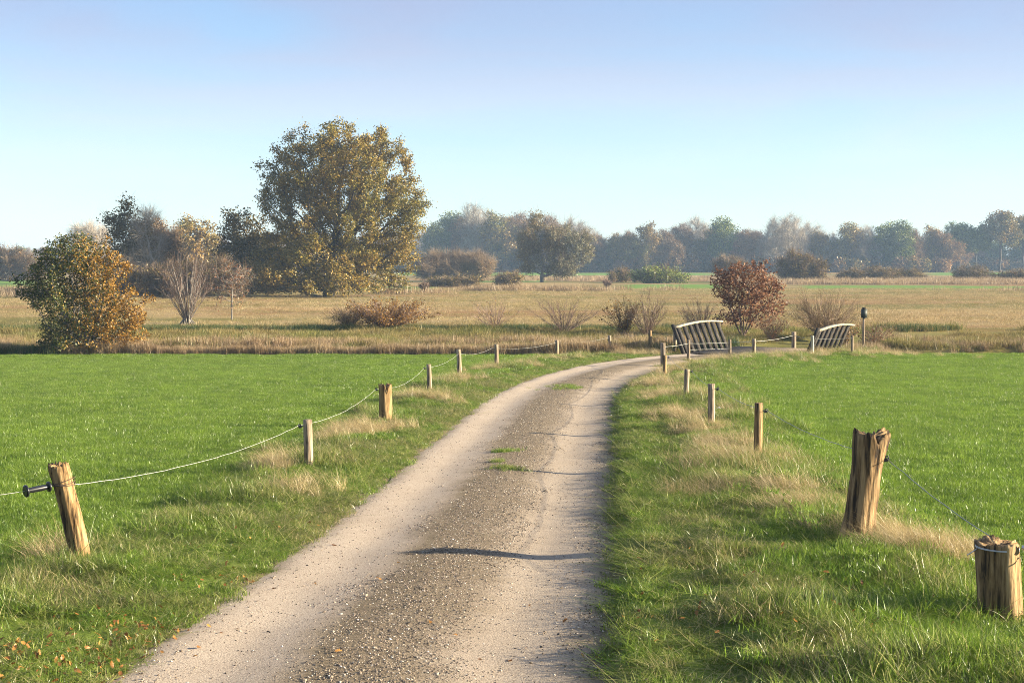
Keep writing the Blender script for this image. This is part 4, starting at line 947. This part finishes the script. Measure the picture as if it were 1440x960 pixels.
def post_mesh(h, r, rough, seed, lean=(0, 0), top='flat', taper=.0, below=.45, ax=1.0, flare=0.0, hook=0.0, foot=0.0, jag=1.0):
    """a post grown ring by ring: grooves, checks and a broken top where it is old"""
    g = np.random.default_rng(seed); nth = 56 if rough > .05 else 24; nz_ = 34 if rough > .05 else 10
    th = np.linspace(0, 2 * PI, nth, endpoint=False)
    groove = np.zeros(nth)
    if rough > .05:
        for q in range(9):
            c = g.random() * 2 * PI; w = .05 + .09 * g.random(); dpt = (.3 + .7 * g.random())
            dd = np.angle(np.exp(1j * (th - c))); groove -= dpt * np.exp(-(dd / w) ** 2)
        groove += .55 * np.sin(th * 2 + g.random() * 6) * .5 + .35 * np.sin(th * 3 + g.random() * 6) * .5
    ztop = np.zeros(nth)
    if top == 'broken': ztop = jag * (.5 * np.sin(th * 2 + g.random() * 6) + .5 * np.sin(th * 5 + g.random() * 6) + g.normal(0, .5, nth)) * rough * r * 1.6
    elif top == 'split': ztop = -np.exp(-((np.cos(th - .2)) / .22) ** 2) * .16 + g.normal(0, .012, nth)
    V = []
    for k_ in range(nz_ + 1):
        t = k_ / nz_; z0 = -below + (h + below) * t
        rr = r * (1 - taper * t) * (1 + flare * sstep(.75, 1, t) + foot * (1 - sstep(.3, .5, t)))
        gr = groove * rough * (.75 + .25 * math.sin(t * 5 + seed)) + (fbm(th * 1.6 + 3, np.full(nth, t * 5), seed, 3) - .5) * rough * .9
        if rough > .05:
            tw = th + .18 * t; rad = rr * (1 + gr)
        else: tw = th; rad = rr * (1 + (fbm(th * 2, np.full(nth, t * 3), seed, 2) - .5) * .12)
        zz_ = z0 + ztop * sstep(.82, 1, t)
        tl_ = (z0 / h); xo = lean[0] * tl_ + hook * sstep(.7, 1, t) * rr * np.maximum(np.cos(th), -.2); yo = lean[1] * tl_
        bow = math.sin(t * PI) * .015 * (1 if rough > .05 else .3)
        V.append(np.stack([np.cos(tw) * rad * ax + xo + bow, np.sin(tw) * rad + yo, zz_], 1))
    V = np.concatenate(V); ii_ = np.arange((nz_ + 1) * nth).reshape(nz_ + 1, nth); jj = np.roll(ii_, -1, 1)
    F = np.stack([ii_[:-1], jj[:-1], jj[1:], ii_[1:]], -1).reshape(-1, 4)
    # top: inner ring + centre, a little sunken
    tr = V[-nth:]; cen = tr.mean(0)
    inn = cen + (tr - cen) * .55; inn[:, 2] = tr[:, 2] * .5 + cen[2] * .5 - rough * r * (.5 + .6 * g.random(nth)) * (1 if top != 'flat' else .3)
    c0 = cen.copy(); c0[2] = inn[:, 2].mean() - rough * r * .5
    n0 = len(V); V = np.concatenate([V, inn, c0[None]]); j = np.arange(nth); jn = (j + 1) % nth; tt = n0 - nth
    F2 = np.stack([tt + j, tt + jn, n0 + jn, n0 + j], 1); F3 = np.stack([n0 + j, n0 + jn, np.full(nth, n0 + nth)], 1)
    return V, [np.concatenate([F, F2]), F3]
def insulator(parent, side, z, r, off=0.0):
    mb = MB(); mb.tube([(side * r * .6, 0, z), (side * (r + .03), 0, z)], .007, 6)
    mb.tube([(side * (r + .025), 0, z - .012), (side * (r + .065), 0, z - .012), (side * (r + .075), 0, z + .012)], [.016, .021, .016], 8)
    th = np.linspace(0, 2 * PI, 11); mb.tube([(side * (r + .062 + .021 * math.cos(q)), .0, z + .018 + .021 * math.sin(q)) for q in th], .007, 5)
    o = mb.build('insulator', M_black, parent, True, loc=(off, 0, 0)); return o
POSTS = {}
def post(key, px_, py_, toppx, wpx, label, mat=W_stake, rough=0.0, side=0, group=None, tpx=None, zi=.82, extra=.0, **kw):
    X, Y, Z = at(px_, py_ + extra); k_ = Y / FPX
    h = (py_ - toppx) * k_ + (.0 if extra == 0 else extra * k_ * .35) ; r = wpx * k_ * .5
    lean = (((tpx if tpx is not None else px_) - px_) * k_, 0)
    name = 'fence_post'
    o = empty(name, (X, Y, Z), 0.0)
    V, F = post_mesh(h, r, rough, abs(hash(key)) % 1000 if False else sum(map(ord, key)), lean=lean, **kw)
    obj('post_shaft', mesh_np('post_shaft', V, F, smooth=True, mats=(mat,)), o)
    if side: insulator(o, side, h * zi, r, lean[0] * zi)
    tag(o, label, 'fence post', group)
    POSTS[key] = Vector((X + lean[0] * zi + side * (r + .06), Y, Z + h * zi + .018)); return o
G1, G2 = 'posts of the fence on the amber bush side', 'posts of the fence on the stump side'
post('L1', 113, 788, 652, 30, 'leaning cracked oak fence post with the black gate handle wired on', W_oak, .16, 0, G1, 85, zi=.78, top='broken', taper=.05)
post('L2', 434, 658, 590, 12.5, 'slim round stake, first after the leaning gate-handle post', W_stake, 0, -1, G1, 433, zi=.86)
post('L3', 541, 594, 540, 17.5, 'stout split-topped oak post beside a blond tussock', W_oak, .22, -1, G1, 542, zi=.86, top='split')
post('L4', 604, 550, 512, 6.8, 'slim stake next after the split-topped oak post', W_stake, 0, -1, G1, 603, zi=.85)
post('L5', 646, 529, 491, 6.8, 'second stake after the split-topped oak post', W_stake, .03, 0, G1, 645)
post('L6', 698, 515, 484, 5.6, 'third stake after the split-topped oak post', W_stake, 0, -1, G1, 698)
post('L7', 783, 499, 478, 4.8, 'short stake on the outside of the bend, fourth after the split-topped post', W_stake, 0, 0, G1)
post('L8', 857, 491, 472, 4.6, 'short stake on the outside of the bend, nearer the bridge', W_stake, 0, 0, G1)
post('L9', 914, 492, 465, 4.6, 'dark stake on the outside of the bend, second from the bridge railing', W_old, 0, 0, G1)
post('L10', 949, 492, 467, 4.6, 'grey stake standing right beside the long bridge railing end', W_stake, 0, 0, G1)
post('R1', 1404, 873, 760, 60, 'thick sawn-off old oak stump post tied with wire', W_old, .17, 0, G2, 1400, zi=.9, top='broken', taper=.0, jag=.45)
post('R2', 1202, 765, 608, 41, 'tall gnarled leaning oak post with a forked broken top', W_old, .17, 1, G2, 1222, zi=.77, top='broken', taper=-.02, flare=.14, hook=.18, foot=.16)
post('R3', 1065, 650, 567, 11.5, 'dark straight stake, first after the gnarled forked post', W_old, .02, 1, G2, 1066, zi=.86)
post('R4', 1000, 600, 539, 9.8, 'pale straight stake, second after the gnarled forked post', W_stake, .02, 1, G2, 1000, zi=.88)
post('R5', 964, 561, 519, 7.2, 'thin stake leaning slightly, third after the gnarled forked post', W_stake, 0, 1, G2, 966, zi=.92)
post('R6', 934, 529, 499, 5.6, 'low brown stake close beside a taller one where the track bends', W_old, .05, 1, G2, 935, zi=.9)
post('R7', 932, 516, 482, 7, 'taller grey stake close beside a low brown one where the track bends', W_stake, .04, 0, G2, 932)
post('R8', 968, 505, 476, 4.8, 'stake on the inside of the bend before the long bridge railing', W_stake, 0, 0, G2, extra=3)
post('R9', 1026, 498, 474, 4.4, 'stake on the inside of the bend at the far end of the long railing', W_stake, 0, 0, G2, extra=5)
post('R10', 1060, 496, 473, 5.4, 'stake between the two bridge railings, nearer the long one', W_stake, 0, 0, G2, extra=5)
post('R11', 1116, 492, 464, 6.4, 'stout stake between the two bridge railings, nearer the short one', W_stake, .04, 0, G2, extra=4)
post('R12', 1142, 492, 468, 4.6, 'bleached white stake at the end of the short bridge railing', W_pale, 0, 0, G2, extra=6)
post('R13', 1198, 496, 470, 3.8, 'thin pale stake below the dark sign box', W_stake, .04, 0, G2, extra=2)

# taller grass round the feet of the posts
fx_, fy_ = [], []
for o in [q for q in COL.objects if q.name.startswith('fence_post')]:
    if o.location.y < 62:
        m_ = 16; a_ = rng.random(m_) * 2 * PI; r_ = .12 + .22 * rng.random(m_) + (.12 if o.location.y < 17 else 0); fx_.append(o.location.x + np.cos(a_) * r_); fy_.append(o.location.y + np.sin(a_) * r_)
fx_ = np.concatenate(fx_); fy_ = np.concatenate(fy_); fs = road_s(fx_, fy_)
scatter('post_foot_grass', P_verge, np.stack([fx_, fy_, ground_z(fx_, fy_, fs)], 1), .5 + .4 * rng.random(len(fx_)), 'ungrazed grass standing round the feet of the fence posts', 'grass', tilt=.2)

# ropes of the electric fence, sagging from post to post
def rope(name, pts, sag, rad, mat, label, cat='fence wire'):
    out = []
    for i in range(len(pts) - 1):
        a, b_ = np.array(pts[i]), np.array(pts[i + 1]); L_ = np.linalg.norm(b_ - a); m_ = max(6, int(L_ / .35))
        for t in np.linspace(0, 1, m_, endpoint=False):
            p = a + (b_ - a) * t; p[2] -= 4 * sag * min(L_ / 9, 1.3) * t * (1 - t); out.append(p + rng.normal(0, .003, 3))
    out.append(np.array(pts[-1])); mb = MB(); mb.tube(out, rad, 5); o = mb.build(name, mat, None, True); return tag(o, label, cat)
P = POSTS
l1 = P['L1']; hx = l1 + Vector((-.10, -.06, -.005)); hend = hx + Vector((-.30, -.30, -.03))
lft = [tuple(l1 + Vector((.1, .02, 0)))] + [tuple(P[k]) for k in ('L2', 'L3', 'L4', 'L5', 'L6', 'L7', 'L8', 'L9', 'L10')]
rope('fence_wire', lft, .16, .0036, M_rope, 'thin pale fence rope strung from the gate-handle post round to the bridge')
rope('fence_wire', [tuple(hend - (hend - hx).normalized() * .14), tuple(hend + Vector((-2.6, -2.0, -.12)))], .05, .0036, M_rope, 'loose pale rope leading off from the black gate handle')
rgt = [tuple(P[k]) for k in ('R1', 'R2', 'R3', 'R4', 'R5', 'R6')] + [tuple(P['R7'])]
rgt[0] = tuple(P['R1'] + Vector((-.06, .02, .1)))
rope('fence_wire', rgt, .10, .0045, plain_mat('grey_rope', (.16, .17, .19), .6, .5, 80), 'grey twisted fence rope between the sawn-off stump and the bend')
rope('fence_wire', [tuple(P[k] + Vector((0, -.05, 0))) for k in ('R7', 'R8', 'R9', 'R10', 'R11', 'R12', 'R13')], .06, .008, M_rope, 'upper pale rope passing in front of both bridge railings')
rope('fence_wire', [tuple(P[k] + Vector((0, -.05, -.26))) for k in ('R8', 'R9')], .03, .008, M_rope, 'lower pale rope crossing the long bridge railing')
rope('fence_wire', [tuple(P['R1'] + Vector((.2, -.05, .0))), tuple(P['R1'] + Vector((2.0, -1.2, -.05)))], .03, .006, M_steel, 'steel wire leading off behind the sawn-off stump post')

# black gate handle hooked to the leaning post
def disc(c, d, r, w):
    mb = MB(); c = np.array(c); d = np.array(d); mb.tube([c - d * w, c - d * w * .6, c + d * w * .6, c + d * w], [r * .8, r, r, r * .8], 14); return mb
dv = (hend - hx).normalized(); gh = empty('gate_handle', tuple(hx))
mb = MB(); mb.tube([tuple(dv * .05), tuple(dv * .12), tuple(dv * .22), tuple(dv * .30)], [.027, .032, .032, .027], 12); mb.build('grip', M_black, gh, True)
disc(dv * .045, dv, .056, .014).build('flange', M_black, gh, True); disc(dv * .305, dv, .066, .014).build('flange', M_black, gh, True)
mb = MB(); mb.tube([tuple(-dv * .06 + Vector((0, 0, .02))), tuple(-dv * .03), tuple(dv * .05)], .006, 6); mb.build('hook', M_steel, gh, True)
tag(gh, 'black plastic gate handle hooked to the leaning oak post', 'gate handle')
# wire loops round the old posts
def loops(key, z_off, r, n_, label, mat=M_rust):
    c = POSTS[key]; mb = MB()
    for q in range(n_):
        th = np.linspace(0, 2 * PI, 30); tl = rng.normal(0, .03); mb.tube([(c.x + r * 1.02 * math.cos(t), c.y + r * 1.02 * math.sin(t), c.z + z_off + q * .014 + tl * math.cos(t + q)) for t in th], .004, 5, False)
    mb.tube([(c.x - r, c.y - .02, c.z + z_off), (c.x - r - .06, c.y - .05, c.z + z_off - .03), (c.x - r - .10, c.y - .06, c.z + z_off - .05)], .005, 5)
    o = mb.build('wire_tie', mat, None, True); tag(o, label, 'wire')
loops('L1', 0, .118, 4, 'rusty wire wound round the leaning gate-handle post')
loops('R1', .0, .180, 2, 'wire tied round the sawn-off stump post', M_steel)
mb = MB(); c = POSTS['R1'] + Vector((.17, -.12, .03)); mb.tube([tuple(c), tuple(c + Vector((.05, -.03, -.01))), tuple(c + Vector((.1, -.05, 0)))], [.018, .03, .015], 8); mb.tube([tuple(c + Vector((.03, -.03, -.03))), tuple(c + Vector((.05, -.04, .04)))], .012, 6)
tag(mb.build('wire_tensioner', M_steel, None, True), 'small galvanised wire tensioner on the sawn-off stump post', 'tensioner')

# ------------------------------------------------------------------ timber bridge
br = empty('timber_bridge', (0, 0, 0)); tag(br, 'timber bridge with tarred slatted railings leaning outward', 'bridge')
hd = R(58); bd = np.array([math.cos(hd), math.sin(hd)]); bl_ = np.array([-bd[1], bd[0]])
A_l = np.array([7.75, 63.4]); A_r = np.array([12.75, 61.3])
def railing(A, sgn, L_, ns, zb, ht_, lab):
    # curved bleached top rail
    mb = MB(); pts = []; out = bl_ * sgn; lean_ = .48
    def foot(t): return np.append(A + bd * L_ * t, zb + .16 * math.sin(t * PI * .8 + .05))
    def head(t): f = foot(t); return np.array([f[0] + out[0] * lean_, f[1] + out[1] * lean_, f[2] + ht_])
    Vs = []; 
    for t in np.linspace(-.02, 1.02, 13):
        h_ = head(t); a_ = np.append(bl_ * .11, 0); b_ = np.array([0, 0, .075])
        Vs += [h_ - a_, h_ + a_, h_ + a_ + b_, h_ - a_ + b_]
    F = []
    for i in range(12):
        for j in range(4): F.append([i * 4 + j, i * 4 + (j + 1) % 4, i * 4 + 4 + (j + 1) % 4, i * 4 + 4 + j])
    F += [[0, 3, 2, 1], [48, 49, 50, 51]]
    rl = obj('railing', mesh_np('railing', np.array(Vs), np.array(F), mats=(W_pale,)), br); rl['label'] = lab
    for i in range(ns):
        t = (i + .35) / ns; f, h_ = foot(t), head(t); mb = MB(); ax_ = (h_ - f) / np.linalg.norm(h_ - f); xx = np.append(bd, 0); yy_ = np.cross(ax_, xx); yy_ /= np.linalg.norm(yy_); xx = np.cross(yy_, ax_)
        Mx = np.stack([xx, yy_, ax_], 1); mid_ = (f + h_) / 2 - ax_ * .14; mb.box(mid_, .27, .08, np.linalg.norm(h_ - f) + .26, Mx); mb.build('slat', W_dark, rl)
    f, h_ = foot(-.03), head(-.03); ax_ = (h_ - f) / np.linalg.norm(h_ - f); mb = MB(); xx = np.append(bd, 0); yy_ = np.cross(ax_, xx); Mx = np.stack([xx, yy_, ax_], 1)
    mb.box((f + h_) / 2 + ax_ * .0 - np.append(bd * .05, 0), .13, .13, np.linalg.norm(h_ - f) + .35, Mx); mb.build('end_post', W_dark, rl)
railing(A_l + bl_ * 0, 1, 4.9, 8, .02, 1.12, 'long tarred slatted railing with bleached top rail')
railing(A_r, -1, 4.4, 7, .02, 1.08, 'short-looking tarred railing with yellowed top rail')
# deck planks across
dk = MB(); cen = (A_l + A_r) / 2
for sd in (-1, 0, 1): dk.box(np.append((A_l + A_r) / 2 + bd * 2.4 + bl_ * sd * 1.9, -.12), 5.4, .25, .22, np.array([[bd[0], -bd[1], 0], [bd[1], bd[0], 0], [0, 0, 1]]))
deck = dk.build('deck_beams', W_dark, br)
for i in range(24):
    mb = MB(); c = (A_l + A_r) / 2 + bd * (-.2 + i * .225); mb.box(np.append(c, .03 + .003 * (i % 3)), .205, 5.0, .07, np.array([[bd[0], -bd[1], 0], [bd[1], bd[0], 0], [0, 0, 1]])); mb.build('plank', W_stake, deck)

# dark sign box on a post beyond the bridge
sx, sy, sz_ = at(1214, 490); sg = empty('sign_post', (sx, sy, sz_)); k_ = sy / FPX
mb = MB(); mb.box((0, 0, .75), .09, .08, 1.9); mb.build('post_shaft', W_stake, sg)
mb = MB(); mb.box((0, -.075, 56 * k_ - .22), .27, .10, .42); pn = mb.build('panel', plain_mat('dark_green_board', (.012, .022, .018), .6), sg)
mb = MB(); mb.box((0, -.02, 56 * k_ + .02), .13, .12, .09); mb.build('cap', W_dark, sg)
tag(sg, 'small dark green board on a wooden post beyond the bridge', 'sign')

# ------------------------------------------------------------------ fallen leaves
M_fall = leaf_mat('fallen_leaf', [(0, (.09, .04, .018)), (.5, (.22, .095, .03)), (1, (.40, .21, .05))], transl=.25, gloss=.02, objvar=.45)
def leaf_mesh(seed):
    g = np.random.default_rng(seed); half_ = [(0, 0), (.12, .12), (.22, .10), (.34, .24), (.44, .15), (.56, .27), (.66, .16), (.78, .22), (.9, .10), (1, 0)]
    up_ = [(a, b_ * 1.15) for a, b_ in half_]; V = []; 
    cur = lambda a, b_: .9 * b_ * b_ + .14 * math.sin(a * 3 + seed)
    for a, b_ in up_: V.append((a, b_, cur(a, b_)))
    for a, b_ in up_: V.append((a, 0, cur(a, 0) - .0))
    for a, b_ in up_: V.append((a, -b_, cur(a, b_) * (1 + .5 * g.random())))
    F = []; m_ = len(up_)
    for q in range(m_ - 1):
        F.append([q + m_, q + m_ + 1, q + 1, q]); F.append([q + 2 * m_, q + 2 * m_ + 1, q + m_ + 1, q + m_])
    V = np.array(V) - [.5, 0, 0]; return mesh_np('fallen_leaf', V, np.array(F), attrs={'rnd': np.full(len(V), g.random())}, mats=(M_fall,))
LM = [leaf_mesh(i) for i in range(6)]
spots = [(442, 825), (476, 934), (385, 835), (335, 887), (294, 887), (280, 922), (275, 932), (605, 888), (740, 915), (675, 935), (820, 932), (745, 853), (820, 813), (533, 822), (312, 896), (717, 934), (560, 800), (238, 905), (640, 905), (228, 930), (352, 822), (470, 772), (830, 700), (795, 880)]
for i, (a, b_) in enumerate(spots):
    X, Y, _ = at(a, b_); s_ = road_s(X, Y)[0]; z_ = float(road_z(np.array([X]), np.array([Y]), np.array([s_]))[0]) if abs(s_) < HW else float(ground_z(X, Y)[0])
    o = obj('fallen_leaf', LM[i % 6], None, (X, Y, z_ + .012)); sc_ = .04 + .03 * rng.random(); o.scale = (sc_,) * 3; o.rotation_euler = (rng.normal(0, .25), rng.normal(0, .25), rng.random() * 6.28)
    tag(o, 'small dry brown leaf lying on the gravel track', 'leaf', 'fallen leaves on the track')
# leaf litter caught in the verge grass
lx, ly = [], []
for (a, b_, sp_, c_) in ((120, 930, .5, 150), (60, 940, .5, 60), (200, 890, .3, 50), (300, 820, .35, 26), (280, 770, .5, 14), (1080, 900, .8, 30), (1250, 870, .8, 40), (1180, 800, .6, 16), (900, 860, .4, 10), (400, 735, .4, 10), (960, 780, .6, 12)):
    X, Y, _ = at(a, b_); lx.append(X + rng.normal(0, sp_, c_)); ly.append(Y + rng.normal(0, sp_, c_))
lx = np.concatenate(lx); ly = np.concatenate(ly); ls = road_s(lx, ly); k = np.abs(ls) > HW - .1; lx, ly, ls = lx[k], ly[k], ls[k]
lz = ground_z(lx, ly, ls) + .02 + .07 * rng.random(len(lx))
scatter('leaf_litter', [bpy.data.objects.new('litter_leaf', m_) for m_ in LM], np.stack([lx, ly, lz], 1), .035 + .03 * rng.random(len(lx)), 'brown and orange fallen leaves caught in the verge grass', 'leaf litter', tilt=.5)
# white scrap beside the pale stake
mb = MB(); X, Y, Z = at(1011, 580); mb.add(np.array([[-.07, 0, 0], [0, -.05, .03], [.08, 0, .01], [.02, .06, .06], [-.05, .05, .02], [0, 0, .07]]), np.array([[0, 1, 5], [1, 2, 5], [2, 3, 5], [3, 4, 5], [4, 0, 5]]))
tag(mb.build('paper_scrap', plain_mat('white_paper', (.75, .75, .72), .8, .1), None, False, (X, Y, Z + .06)), 'scrap of white paper in the grass by the pale stake', 'litter')

# ------------------------------------------------------------------ haze
hm, n, l = nmat('haze'); pv = n.new('ShaderNodeVolumePrincipled'); pv.inputs['Color'].default_value = (.50, .72, 1, 1); pv.inputs['Density'].default_value = .00029
pv.inputs['Anisotropy'].default_value = 0.0
o = n.new('ShaderNodeOutputMaterial'); l.new(pv.outputs[0], o.inputs['Volume'])
mb = MB(); mb.box((0, 670, 13), 2900, 1720, 30.6); hz = mb.build('haze', hm); tag(hz, 'thin bluish haze lying over the whole landscape', 'haze', kind='stuff')
